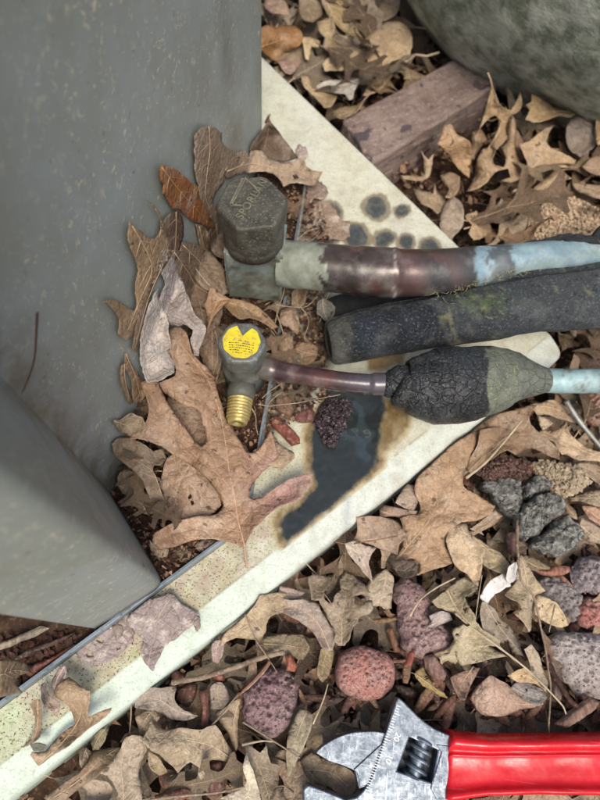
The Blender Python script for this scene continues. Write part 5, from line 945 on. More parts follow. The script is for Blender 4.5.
def scat(n, zone, zr, size, label, group, tilt=.22, mind=.0, pos=None, seed=0):
    r = random.Random(seed)
    for p in (pos if pos is not None else [q for q in scatter_pos(zone, int(n*1.45), mind) if free(q)][:n]):
        k = r.randrange(len(OM)); o = bpy.data.objects.new('oak_leaf', OM[k]); COL.objects.link(o); s_ = r.uniform(*size); o.scale = (s_, s_, s_*r.uniform(.8, 1.6))
        a = r.uniform(0, 6.3); o.location = (p[0]-.5*s_*math.cos(a), p[1]-.5*s_*math.sin(a), r.uniform(*zr)); o.rotation_euler = (r.gauss(0, tilt), r.gauss(0, tilt), a); lc = r.choice(LC); kk = r.uniform(.8, 1.45); o.color = tuple(min(.9, x*kk*q_) for x, q_ in zip(lin(lc), WB))+(1,)
        if pos is None: lb = f"{'larger' if s_ > (size[0]+size[1])/2 else 'smaller'} {CW[lc]} oak leaf {label} {near(p)}"
        else:
            q = toPx(np.array([p[0], p[1], .01])); w_ = min([((235,200),'behind the hexagonal cap'),((255,320),'between the two valves'),((300,330),'below the thick pipe'),((290,410),'below the thin pipe'),((150,500),'near the cabinet corner'),((180,420),'under the big brown leaf'),((190,270),'next to the square valve body'),((250,430),'around the brass port')], key=lambda t: (t[0][0]-q[0])**2+(t[0][1]-q[1])**2)[1]
            lb = f"{CW[lc]} {'small' if s_ < sum(size)/2 else 'medium'} leaf at the bottom of the pile {w_}"
        tag(o, lb, 'leaf', group)
scat(58, ZONES['low'], (-.034, -.020), (.028, .062), 'half buried', 'half-buried leaves on the wrench side', .2, .012, seed=1)
scat(38, ZONES['right'], (-.026, -.008), (.045, .08), 'in the loose heap', 'loose leaves between brick and pipes', .38, .02, seed=2)
scat(50, ZONES['top'], (-.022, .004), (.05, .095), 'in the blurred heap', 'blurred leaves behind pad and brick', .3, .028, seed=3)
pp = [p for p in (PILEW.min(0)+rng.random((500, 2))*(PILEW.max(0)-PILEW.min(0))) if sdf(p[None], PILEW)[0] > .015][:40]
scat(0, None, (.004, .012), (.020, .036), '', 'bottom leaves of the pile', .22, pos=pp, seed=4)
scat(0, None, (.012, .030), (.022, .036), '', 'bottom leaves of the pile', .5, pos=[P(a+random.uniform(-6, 6), b+random.uniform(-6, 6), .015)[:2] for a, b in [(150,300),(160,330),(150,360),(140,390),(135,415),(130,450),(128,470),(145,480),(175,270),(190,235),(215,250),(205,205),(150,500),(165,520)]], seed=5)

# the deeper leaves beyond what one could count, one mass
def leafmass(name, items):
    VS, FS, CS_, k = [], [], [], 0; r = random.Random(77); arr = []
    for me in OM:
        v_ = np.array([tuple(q.co) for q in me.vertices]); arr.append((v_, [tuple(p.vertices) for p in me.polygons]))
    for p, zr, size, tilt in items:
        v_, f_ = arr[r.randrange(len(arr))]; s_ = r.uniform(*size); a = r.uniform(0, 6.3); m_ = (Matrix.Rotation(a, 3, 'Z') @ Matrix.Rotation(r.gauss(0, tilt), 3, 'Y') @ Matrix.Rotation(r.gauss(0, tilt), 3, 'X')); m_ = np.array(m_)
        w_ = (v_*np.array([s_, s_, s_*r.uniform(.8, 1.6)])) @ m_.T+np.array([p[0]-.5*s_*math.cos(a), p[1]-.5*s_*math.sin(a), r.uniform(*zr)]); VS.append(w_); FS += [tuple(i+k for i in q) for q in f_]; k += len(w_); kk = r.uniform(.7, 1.3); CS_.append(np.tile(np.minimum(L(r.choice(LC))*kk*np.array(WB), .9), (len(w_), 1)))
    o = newobj(name, np.concatenate(VS), FS, M['leaf_stuff']); setcol(o, np.concatenate(CS_)); tag(o, kind='stuff')
it = [(p, (-.042, -.028), (.025, .055), .2) for p in scatter_pos(ZONES['low'], 130, .010)]+[(p, (-.040, -.022), (.035, .07), .35) for p in scatter_pos(ZONES['right'], 80, .018)]+[(p, (-.040, -.020), (.04, .08), .3) for p in scatter_pos(ZONES['top'], 90, .026)]
leafmass('leaf_litter', it)

# ------------------------------------------------------------ hardware
def tubeobj(name, pts, rad, fn, mat, parent=None, n=40, loc=None, bumpf=None, cap=True, rgh=None):
    """fine tube with painted colour: fn(s along, angle, world xyz, px) -> colour"""
    vs, fs = tube(pts, rad, n, cap); m = len(pts); A = np.array([tuple(q) for q in vs]); ctr = np.repeat(np.array([tuple(q) for q in pts]), n, 0); nrm = (A-ctr); nrm /= np.linalg.norm(nrm, axis=1)[:, None]+1e-9
    s_ = np.repeat(np.linspace(0, 1, m), n); ang = np.tile(np.arange(n)/n*2*math.pi, m)
    if bumpf is not None: A = A+nrm*bumpf(s_, ang, A)[:, None]
    px = toPx(A); org = np.array(loc) if loc is not None else np.zeros(3)
    o = newobj(name, A-org, fs, M[mat], parent)
    if parent is None: o.location = org
    setcol(o, fn(s_, ang, A, px))
    if rgh is not None: setf(o, rgh(s_, ang, A, px), 'rgh')
    return o
def dens(pts, n=8): return smoothline(pts, n)
def nz(A, f, seed, o_=3): return vn(A[:, 0]+A[:, 2]*.7, A[:, 1]-A[:, 2]*.5, f, seed, o_)
M['bronze'] = vc('weathered_valve_body', .6, .25, 500, .0004, .7, .35, .4)
M['cap'] = gen('weathered_cap', '#5c5a51', '#3f3e38', '#857f6e', 120, 700, .55, .3, bd=.0005, bstr=.9, rr=(.38, .65))
M['letter'] = gen('worn_raised_letters', '#86826f', '#6c685a', None, 160, 800, .5, .35)
M['pipe'] = vc('oxidised_copper', .4, .18, 350, .0002, .5, .35, .5, rattr=True)
def foamx(s, c, b):
    sp_ = s.vor(420); c = s.mix(s.ramp(s.noise(800, 5, .75), .55, .64, 0, .75), c, lin('#767f8b')); c = s.mix(s.ramp(s.noise(330, 4, .7), .56, .66, 0, .7), c, lin('#0e1012')); b = s.bump(s.noise(300, 6, .8), .0026, 1, b); return c, b
M['foam'] = vc('foam_insulation', .62, 0, 800, .0006, 1, .3, .5, extra=foamx, rattr=True)
def masx(s, c, b):
    v = s.n('VectorMath', operation='ADD'); ns = s.n('TexNoise'); ns.inputs['Scale'].default_value = 160; s.link(s.co, ns.inputs['Vector']); sc_ = s.n('VectorMath', operation='SCALE'); s.link(ns.outputs['Color'], sc_.inputs[0]); sc_.inputs['Scale'].default_value = .006
    s.link(s.co, v.inputs[0]); s.link(sc_.outputs[0], v.inputs[1])
    ck = s.vor(175, 'DISTANCE_TO_EDGE', v.outputs[0]); ck2 = s.vor(420, 'DISTANCE_TO_EDGE', v.outputs[0]); cc = s.attr('crk'); mk = s.ramp(s.noise(120, 4, .65), .38, .56)
    c = s.mix(s.math('MULTIPLY', mk, s.ramp(ck, .008, .03, .95, 0)), c, cc); c = s.mix(s.ramp(ck2, .0, .05, .5, 0), c, cc)
    g = s.noise(700, 5, .7); c = s.mix(s.ramp(g, .55, .7, 0, .4), c, lin('#8f9488'))
    b = s.bump(s.ramp(ck, 0, .06), .0007, .8, b); b = s.bump(s.ramp(ck2, 0, .08), .00025, .6, b); b = s.bump(g, .0005, .9, b); return c, b
M['mastic'] = vc('cracked_mastic', .6, 0, 500, .0005, 1, .2, .5, extra=masx, rattr=True)

# --- large valve
ZC = .092                                       # top of the hexagonal cap
def large_valve():
    c = V(252, 202, ZC); root = empty('service_valve', 'large grey-green service valve with a dark hexagonal cap at the top of the pile', 'valve', 'service valves', tuple(V(254, 275, .028)))
    off = Vector(root.location); r = 36.5*sp(252, 202, ZC)
    # body block
    zt, zb = .062, .017
    q = [P(224, 248, zt)[:2], P(285, 262, zt)[:2], P(288, 230, zt)[:2], P(232, 214, zt)[:2]]
    q = [P(223, 253, zt)[:2], P(283, 259, zt)[:2]]; ex = (q[1]-q[0])/np.linalg.norm(q[1]-q[0]); ey = np.array([-ex[1], ex[0]]); wd = np.linalg.norm(q[1]-q[0]); dp = wd*.80
    pl = [q[0], q[1], q[1]+ey*dp, q[0]+ey*dp]
    vs, fs = prism([p for p in pl], zb, zt); o = newobj('valve_body', [Vector(p)-off for p in vs], fs, M['bronze'], root, smooth=False)
    bm = bmesh.new(); bm.from_mesh(o.data); bmesh.ops.bevel(bm, geom=list(bm.edges), offset=.0016, segments=2, affect='EDGES'); bmesh.ops.subdivide_edges(bm, edges=bm.edges, cuts=10, use_grid_fill=True); bmesh.ops.triangulate(bm, faces=bm.faces)
    for v_ in bm.verts: v_.co += v_.normal*.0004*mn.noise((v_.co+off)*180)
    bm.to_mesh(o.data); bm.free(); A = np.array([tuple(v_.co+off) for v_ in o.data.vertices]); C = mix(np.tile(L('#8b9288'), (len(A), 1)), L('#6a6e60'), .5+.9*nz(A, 160, 3)); C = mix(C, L('#4e4a3a'), np.clip(nz(A, 260, 8)-.35, 0, 1)*2.5); C = mix(C, L('#7d8f96'), np.clip(nz(A, 90, 12), 0, 1)*.8); setcol(o, C)
    cc = pl[0]+ex*wd*.5+ey*dp*.5; ctr = Vector((cc[0], cc[1], 0))
    ctr = Vector((c.x, c.y, 0))*.75+ctr*.25
    rt = r*.90; prof = [(zt-.002, rt), (zt+.004, rt), (zt+.0052, rt*.98), (zt+.006, rt*1.0), (ZC-.014, rt*1.0), (ZC-.0135, rt*.95)]
    v_, f_ = lathe([(h, r_) for h, r_ in prof], ctr-off, (0, 0, 1), 48); newobj('cap_collar', v_, f_, M['cap'], root)
    # washer lip between
    # hex cap: slightly chamfered
    a0 = math.atan2(*(np.array(P(288, 198, ZC)[:2])-np.array([c.x, c.y]))[::-1]); vs = []; lev = [(-.016, .985), (-.0022, 1.0), (-.0010, .985), (0, .93)]
    for h, k in lev:
        for i in range(6):
            for t in (-.07, .07) if k >= .98 else (-.12, .12):
                a = a0+math.pi/3*i+t; rr = r*k*(math.cos(0)/1); vs.append(Vector((c.x+rr*math.cos(a), c.y+rr*math.sin(a), ZC+h))-off)
    n = 12; fs = [(j*n+i, j*n+(i+1) % n, (j+1)*n+(i+1) % n, (j+1)*n+i) for j in range(3) for i in range(n)]+[tuple(range(3*n, 4*n)), tuple(range(n-1, -1, -1))]
    hx = newobj('hexagonal_cap', vs, fs, M['cap'], root, smooth=False); bevel(hx, .0003, 2, 20)
    # triangle emblem and lettering, raised
    def bar(p, q_, w_, h=.0005):
        a, b = V(*p, ZC), V(*q_, ZC); d = (b-a).normalized(); nn = Vector((-d.y, d.x, 0))*w_*.5
        return [a+nn-off, a-nn-off, b-nn-off, b+nn-off]+[x+Vector((0, 0, h)) for x in (a+nn-off, a-nn-off, b-nn-off, b+nn-off)], [(0,1,2,3),(7,6,5,4),(0,4,5,1),(1,5,6,2),(2,6,7,3),(3,7,4,0)]
    T = [(230,204),(244,176),(258,191),(247,203)]
    v_, f_ = join([bar((230,205),(244,177),.0009),bar((231.5,206),(245,180),.0007),bar((243,177),(257,189),.0009),bar((230,205),(242,206),.0008)]); newobj('emblem', v_, f_, M['letter'], root, smooth=False)
    def text(body, px, size, ang, mat, z, name='lettering', ext=.00025, parent=root, off_=off, spc=1):
        fc = bpy.data.curves.new(name, 'FONT'); fc.body = body; fc.size = size; fc.extrude = ext; fc.align_x = 'CENTER'; fc.align_y = 'CENTER'; fc.space_character = spc; fc.offset = .00006; fc.materials.append(mat)
        tmp = bpy.data.objects.new('tmp', fc); t = bpy.data.objects.new(name, bpy.data.meshes.new_from_object(tmp)); bpy.data.objects.remove(tmp); COL.objects.link(t); t.parent = parent; t.location = V(px[0], px[1], z)-off_; t.rotation_euler = (0, 0, ang); return t
    d = V(262, 184, ZC)-V(240, 217, ZC); an = math.atan2(d.y, d.x)
    text('SPORLAN', (252, 199), .0062, an, M['letter'], ZC+.0003, spc=1.12)
    M['cap2'] = M['cap']
    text('VALVE', (262, 206), .0046, an, M['cap'], ZC+.00015, ext=.0001) if False else None
    # side outlet sleeve is a part of the pipe
    return text, pl
TEXT, BODY = large_valve()
# --- small valve
def small_valve():
    Z2 = .056; c = V(242, 342, Z2); root = empty('service_valve', 'small grey service valve with a yellow round sticker and a brass threaded port', 'valve', 'service valves', tuple(V(245, 385, .012))); off = Vector(root.location)
    r = 25*sp(242, 342, Z2); vs = []; lev = [(-.013, .98), (-.0022, 1.0), (-.0008, .97), (0, .90)]
    for h, k in lev:
        for i in range(6):
            for t in (-.15, .15):
                a = R(8)+math.pi/3*i+t; vs.append(Vector((c.x+r*k*math.cos(a), c.y+r*k*math.sin(a), Z2+h))-off)
    n = 12; fs = [(j*n+i, j*n+(i+1) % n, (j+1)*n+(i+1) % n, (j+1)*n+i) for j in range(3) for i in range(n)]+[tuple(range(3*n, 4*n)), tuple(range(n-1, -1, -1))]
    hx = newobj('hexagonal_cap', vs, fs, M['capg'], root, smooth=False); bevel(hx, .0008, 3, 15)
    # sticker: disc with a torn wedge
    pts = [Vector((0, 0, 0))]; m = 44; sr = r*.75
    for i in range(m+1):
        a = R(113)+(2*math.pi-R(48))*i/m; k = 1+.02*math.sin(i*5.1); pts.append(Vector((sr*k*math.cos(a), sr*k*math.sin(a), 0)))
    base = Vector((c.x, c.y, Z2+.0003))-off+Vector((-r*.02, r*.0, 0)); pts[0] = Vector((0, sr*.34, 0)); pts = [p+base for p in pts]
    v2 = pts+[p+Vector((0, 0, .0002)) for p in pts]; k = len(pts); f2 = [(k, k+i, k+i+1) for i in range(1, k-1)]+[(0, i+1, i) for i in range(1, k-1)]+[(i, i+1, k+i+1, k+i) for i in range(k-1)]+[(k-1, 0, k, 2*k-1)]
    st = newobj('sticker', v2, f2, M['yellow'], root, smooth=False)
    # illegible small print: rows of short strokes
    parts = []
    for row in range(6):
        y = sr*(.02-.145*row); xw = math.sqrt(max(0, 1-(y/sr)**2))*sr*.78; x = -xw*(.5 if row == 0 else .85)
        while x < xw*.85:
            w_ = random.uniform(.00035, .0012)
            if random.random() < .8:
                p = base+Vector((x, y-.12*(x/sr)**2*sr+random.uniform(-.0001, .0001), .00025)); hh = random.uniform(.0003, .00055); parts.append(([p, p+Vector((w_, 0, 0)), p+Vector((w_, hh, 0)), p+Vector((0, hh, 0))]+[q+Vector((0, 0, .00006)) for q in (p, p+Vector((w_, 0, 0)), p+Vector((w_, hh, 0)), p+Vector((0, hh, 0)))], [(3,2,1,0),(4,5,6,7),(0,1,5,4),(1,2,6,5),(2,3,7,6),(3,0,4,7)]))
            x += w_+random.uniform(.0003, .0006)
    v_, f_ = join(parts); newobj('small_print', v_, f_, M['black'], st, smooth=False)
    # body
    rt = r*.94; b0 = Vector((c.x, c.y, 0)); b0.y += .0005
    v_, f_ = lathe([(.006, rt*.7), (.008, rt*.96), (.026, rt), (.030, rt), (.031, rt*.93), (.038, rt*.95), (.0415, rt*.93), (.043, rt*.85), (.0445, rt*.85)], b0-off, (0, 0, 1), 44)
    o = newobj('valve_body', v_, f_, M['bronze'], root); A = np.array([tuple(Vector(q)+off) for q in v_]); setcol(o, mix(np.tile(L('#6f716a'), (len(A), 1)), L('#4c4c44'), .5+.8*nz(A, 200, 5)))
    # boss that carries the port, and the port itself
    e0 = V(243, 385, .022); e1 = V(238, 424, .022); d = (e1-e0).normalized(); e0 = Vector((c.x, c.y, .022)); hit = e0+d*rt*.9
    v_, f_ = lathe([(-.004, rt*.62), (.004, rt*.66), (.0068, rt*.60), (.0075, rt*.5)], hit-off, d, 30); o = newobj('port_boss', v_, f_, M['bronze'], root); A = np.array([tuple(Vector(q)+off) for q in v_]); setcol(o, np.tile(L('#5c5d55'), (len(A), 1)))
    st_ = hit+d*.0068; Ln = (e1-st_).dot(d); rr = 12.6*sp(238, 415, .022); prof = [(0, rr*.9)]; nth = 7
    for i in range(nth):
        x = Ln*(.04+.80*i/nth); p_ = Ln*.80/nth; k = 1-.10*i/nth; prof += [(x, rr*.90*k), (x+p_*.3, rr*1.04*k), (x+p_*.55, rr*1.04*k), (x+p_*.9, rr*.90*k)]
    prof += [(Ln*.86, rr*.84), (Ln*.95, rr*.80), (Ln, rr*.72), (Ln, rr*.38), (Ln-.004, rr*.34)]
    v_, f_ = lathe(prof, st_-off, d, 36); newobj('threaded_port', v_, f_, M['brass'], root)
    return c
M['capg'] = gen('grey_weathered_cap', '#6f7370', '#585a55', '#8f948c', 160, 800, .55, .3, bd=.0003, bstr=.6, rr=(.4, .65))
CS = small_valve()
# --- large copper pipe with sleeve
def large_pipe():
    zs = .052; line = [(281,263,.047),(295,265,.048),(310,266,.049),(340,269,.050),(370,272,.051),(400,273,.052),(440,272,.051),(480,268,.047),(520,264,.042),(560,260,.037),(600,258,.032),(680,250,.026)]
    pts = dens([V(*a) for a in line], 14); n = len(pts); px = toPx(np.array([tuple(p) for p in pts]))[:, 0]; k = np.array([sp(a, 265, .05) for a in px])
    rad = np.interp(px, [281, 286, 322, 323, 352, 358, 393, 396, 402, 470, 520, 600, 680], [23.5,23.5,23.5,23.6,23.6,24.6,24.2,23.4,22.8,21.5,20.5,19.5,19])*k
    rad = rad+np.where(np.abs(px-394.5) < 1.3, .0004, 0)
    def fn(s_, a, A, q):
        x, y = q[:, 0], q[:, 1]; e = nz(A, 230, 5)*9
        C = mix(np.tile(L('#8b9182'), (len(x), 1)), L('#6c7062'), .4+.9*nz(A, 200, 4)); b = np.clip((x+e-321)/2.5, 0, 1)
        cu = mix(np.tile(L('#51443e'), (len(x), 1)), L('#2f2622'), .5+.9*nz(A, 120, 6)); cu = mix(cu, L('#6f4a3e'), np.clip(nz(A, 90, 7)-.1, 0, 1)*(x > 350)); cu = mix(cu, L('#6c4844'), np.exp(-((x-410)**2)/220)*.45)
        cu = mix(cu, L('#3c4549'), np.clip((x-400)/60, 0, 1)*.55); C = mix(C, cu, b)
        pt = mix(np.tile(L('#7f9ba6'), (len(x), 1)), L('#9ab3ba'), .5+.8*nz(A, 160, 9)); m = np.clip((x-476+e*.6)/3, 0, 1)*(1-.8*np.clip((x-489+e)/3, 0, 1)*np.clip((512-x+e)/3, 0, 1)); C = mix(C, pt, m*.92)
        ring = np.exp(-((x-394.5)/1.1)**2)*.8; C = mix(C, L('#b9aaa0'), ring*(nz(A, 500, 2) > -.1))
        dot = np.hypot(x-367, y-272); C = mix(C, L('#2c2a2a'), np.exp(-((dot-4.5)/1.0)**2)*.8)
        return C
    def rg(s_, a, A, q): x = q[:, 0]; return np.interp(x, [300, 322, 326, 400, 480, 600], [.75, .7, .42, .28, .5, .6])
    o = tubeobj('suction_pipe', pts, list(rad), fn, 'pipe', loc=V(262, 262, .03), n=56, bumpf=lambda s_, a, A: .00015*nz(A, 220, 3), rgh=rg)
    tag(o, 'thick dark copper pipe with a grey-green sleeve end and pale blue patina', 'pipe', 'refrigerant pipes')
large_pipe()
# --- foam insulation: open slit tube
def foam():
    line = [(328,342,.026),(345,339,.0265),(380,331,.029),(430,322,.034),(480,312,.040),(530,302,.046),(580,297,.050),(640,290,.053),(720,278,.056)]
    pts = dens([V(*a) for a in line], 16); n = len(pts); q = toPx(np.array([tuple(p) for p in pts])); k = np.array([sp(a, b, p.z) for (a, b), p in zip(q, pts)])
    rad = np.interp(q[:, 0], [328, 331, 336, 345, 380, 430, 500, 560, 600, 720], [19,22.5,24,24.5,25,26.5,29.5,31.5,33,34])*k
    seg = 64; thick = .0045; parts_v = []; vs = []; fs = []; up = None; A_ = []
    half = R(150)        # covered half-angle; the slit faces up and away
    rings = []
    for i, p in enumerate(pts):
        d = (pts[min(i+1, n-1)]-pts[max(i-1, 0)]).normalized(); s_ = d.cross(Vector((0, 0, 1))).normalized(); u_ = s_.cross(d).normalized(); r = rad[i]
        x = q[i, 0]; slit = R(float(np.interp(x, [328, 350, 480, 520, 600], [5, 9, 20, 26, 30]))); c0 = R(138)          # slit direction: away from the viewer side
        prof = []
        m = seg
        for j in range(m+1):
            a = c0+slit+(2*math.pi-2*slit)*j/m; prof.append((a, r))
        for j in range(m, -1, -1):
            a = c0+slit+(2*math.pi-2*slit)*j/m; prof.append((a, r-thick))
        rings.append(len(prof))
        for a, rr in prof:
            w_ = p+s_*math.cos(a)*rr+u_*math.sin(a)*rr; vs.append(w_)
    m = rings[0]
    for i in range(n-1):
        for j in range(m):
            a, b = i*m+j, i*m+(j+1) % m; fs.append((a, b, b+m, a+m))
    for i0 in (0, n-1):
        for j in range(seg):
            a, b = i0*m+j, i0*m+j+1; c_, d_ = i0*m+m-1-j, i0*m+m-2-j; fs.append((a, c_, d_, b) if i0 == 0 else (a, b, d_, c_))
    A = np.array([tuple(v_) for v_ in vs]); ctr = np.repeat(np.array([tuple(p) for p in pts]), m, 0); nr = A-ctr; nr /= np.linalg.norm(nr, axis=1)[:, None]
    A = A+nr*(.00045*nz(A, 150, 3)+.0006*nz(A, 60, 9))[:, None]; q2 = toPx(A); x, y = q2[:, 0], q2[:, 1]; org = np.array(V(328, 342, .01))
    o = newobj('foam_insulation', A-org, [f[::-1] for f in fs], M['foam']); o.location = org
    C = np.tile(L('#1b1e22'), (len(A), 1)); C = mix(C, L('#2f353d'), np.clip(.4+nz(A, 110, 5), 0, 1)*.8); C = mix(C, L('#5a5a50'), np.clip((352-x+8*nz(A, 200, 2))/10, 0, 1)*.8); C = mix(C, L('#4a4f4f'), np.clip((x-440)/120, 0, 1)*.75)
    g = np.exp(-(((x-480)/28)**2+((y-302)/13)**2))*np.clip(.45+1.3*nz(A, 260, 7), 0, 1); C = mix(C, L('#56693a'), g*.8); C = mix(C, L('#7d7c5a'), np.clip(nz(A, 180, 12)-.45, 0, 1)*2*(x > 440))
    setcol(o, C); setf(o, np.interp(x, [330, 370, 430, 500], [.7, .34, .45, .85]), 'rgh')
    tag(o, 'black foam insulation tube with a slit and a green mossy patch, between the two pipes', 'pipe insulation')
foam()
# torn foam lip behind the pipe, plus an added dark filler below it
def lip():
    o = pillow('foam_scrap_or_dark_fill', [(512,249),(525,243),(545,240),(565,236),(590,238),(600,226),(640,214),(680,222),(680,240),(600,246),(560,247)], .044, .004, 'chipdark', .0009, drop=.004, exp=.4, rough=.0012, rf=260, flat=.002, jag=.001)
    o2 = pillow('foam_scrap_or_dark_fill', [(322,302),(345,294),(395,298),(432,292),(440,300),(400,314),(360,324),(335,330),(322,320)], .012, .007, 'chipdark', .0012, drop=.008, exp=.4, rough=.0008, rf=200, jag=.0008)  # dark under-layer added to blacken the bright gap between pipe and foam
    tf = gen('torn_foam_or_dark_fill', '#17191c', '#0c0d0f', None, 120, 700, .9, bd=.001, bstr=1); o2.data.materials.clear(); o2.data.materials.append(tf); tag(o2, 'black foam-like under-layer added to darken the gap below the thick copper pipe', 'pipe insulation')
    o.data.materials.clear(); o.data.materials.append(gen('torn_foam_or_dark_fill', '#26292c', '#14161a', None, 120, 700, .85, bd=.001, bstr=1)); tag(o, 'torn black edge of foam behind the patinated end of the thick pipe', 'pipe insulation')
lip()
# --- thin pipe, mastic bulb, patina end
def thin_line():
    root = empty('liquid_pipe', 'thin copper pipe from the small valve running through a cracked black mastic bulb', 'pipe', 'refrigerant pipes', tuple(V(268, 371, .02))); off = Vector(root.location)
    z0 = .034; line = [(255,366,.028),(268,369,.029),(300,375,.031),(340,381,.033),(374,384,z0),(388,384,z0)]
    pts = dens([V(*a) for a in line], 14); px = toPx(np.array([tuple(p) for p in pts]))[:, 0]; k = sp(330, 380, .032)
    rad = np.interp(px, [255, 272, 276, 300, 340, 371, 372.5, 390], [12.2,12,10.8,9.8,9.6,9.6,11.2,11.2])*k
    def fn(s_, a, A, q): x = q[:, 0]; C = mix(np.tile(L('#5a3a36'), (len(x), 1)), L('#3c2a2a'), .5+.9*nz(A, 160, 6)); C = mix(C, L('#6b6862'), np.clip((276-x)/6, 0, 1)*.7); return mix(C, L('#5d6068'), np.clip((x-330)/40, 0, 1)*.55)
    o = tubeobj('copper_tube', [p-off for p in pts], list(rad), lambda s_, a, A, q: fn(s_, a, A, toPx(A+np.array(off))), 'pipe', root, n=36, rgh=lambda s_, a, A, q: np.full(len(A), .27))
    # bulb
    prof = np.array([(382,384,8),(384,384,12),(388,384.5,14),(395,384,17),(400,383.5,19),(404,386,24),(410,386.5,29),(420,387,33),(435,387,38.5),(450,386,40),(465,384.5,39),(480,381,36.5),(495,379,34),(505,377.5,30),(515,377.5,26),(525,378.5,21),(535,379.5,17),(543,380,14),(548,380.5,12.5),(551,380.5,9)])
    xs = np.arange(382, 551.5, .9); cy = np.interp(xs, prof[:, 0], prof[:, 1]); rr = np.interp(xs, prof[:, 0], prof[:, 2]); ker = np.array([.1, .2, .4, .2, .1]); rr[2:-2] = np.convolve(rr, ker, 'valid')
    bp = [V(a, b, .0345) for a, b in zip(xs, cy)]; kk = sp(450, 385, .034); n = 84
    vs, fs = tube(bp, list(rr*kk*.965), n); A = np.array([tuple(v_) for v_ in vs]); ctr = np.repeat(np.array([tuple(p) for p in bp]), n, 0); nr = A-ctr; nl = np.linalg.norm(nr, axis=1)[:, None]; nr /= nl+1e-9
    A = A+nr*(.0005*nz(A, 70, 21)+.00018*nz(A, 220, 22, 4))[:, None]; q = toPx(A); x, y = q[:, 0], q[:, 1]
    o = newobj('mastic_bulb', A-np.array(off), fs, M['mastic'], root); t = np.clip((x-487+7*nz(A, 170, 1, 4))/2.5, 0, 1)
    C = mix(np.tile(L('#16181b'), (len(x), 1)), L('#2a2f34'), .4+.8*nz(A, 100, 2)); G = mix(np.tile(L('#6a6f5e'), (len(x), 1)), L('#50554e'), .5+.8*nz(A, 90, 5)); C = mix(C, G, t); C = mix(C, L('#5c5e5c'), np.clip((x-520)/20, 0, 1)*.5)
    setcol(o, C); setcol(o, mix(np.tile(L('#0b0c0d'), (len(x), 1)), L('#8f9468'), t*np.clip((525-x)/10, .25, 1)), 'crk'); setf(o, np.interp(x, [385, 440, 480, 500], [.3, .36, .6, .8]), 'rgh')
    line = [(540,380,.034),(560,381,.034),(600,381,.033),(680,382,.031)]; pts = dens([V(*a) for a in line], 14)
    tubeobj('patinated_tube', [p-off for p in pts], 12.0*sp(580, 380, .034), lambda s_, a, A, q: mix(mix(np.tile(L('#84a09e'), (len(A), 1)), L('#9fb9bb'), .5+.9*nz(A, 160, 31)), L('#6b6c60'), np.clip(nz(A, 240, 33)-.3, 0, 1)*2.2), 'pipe', root, n=36, rgh=lambda s_, a, A, q: np.full(len(A), .55))
thin_line()

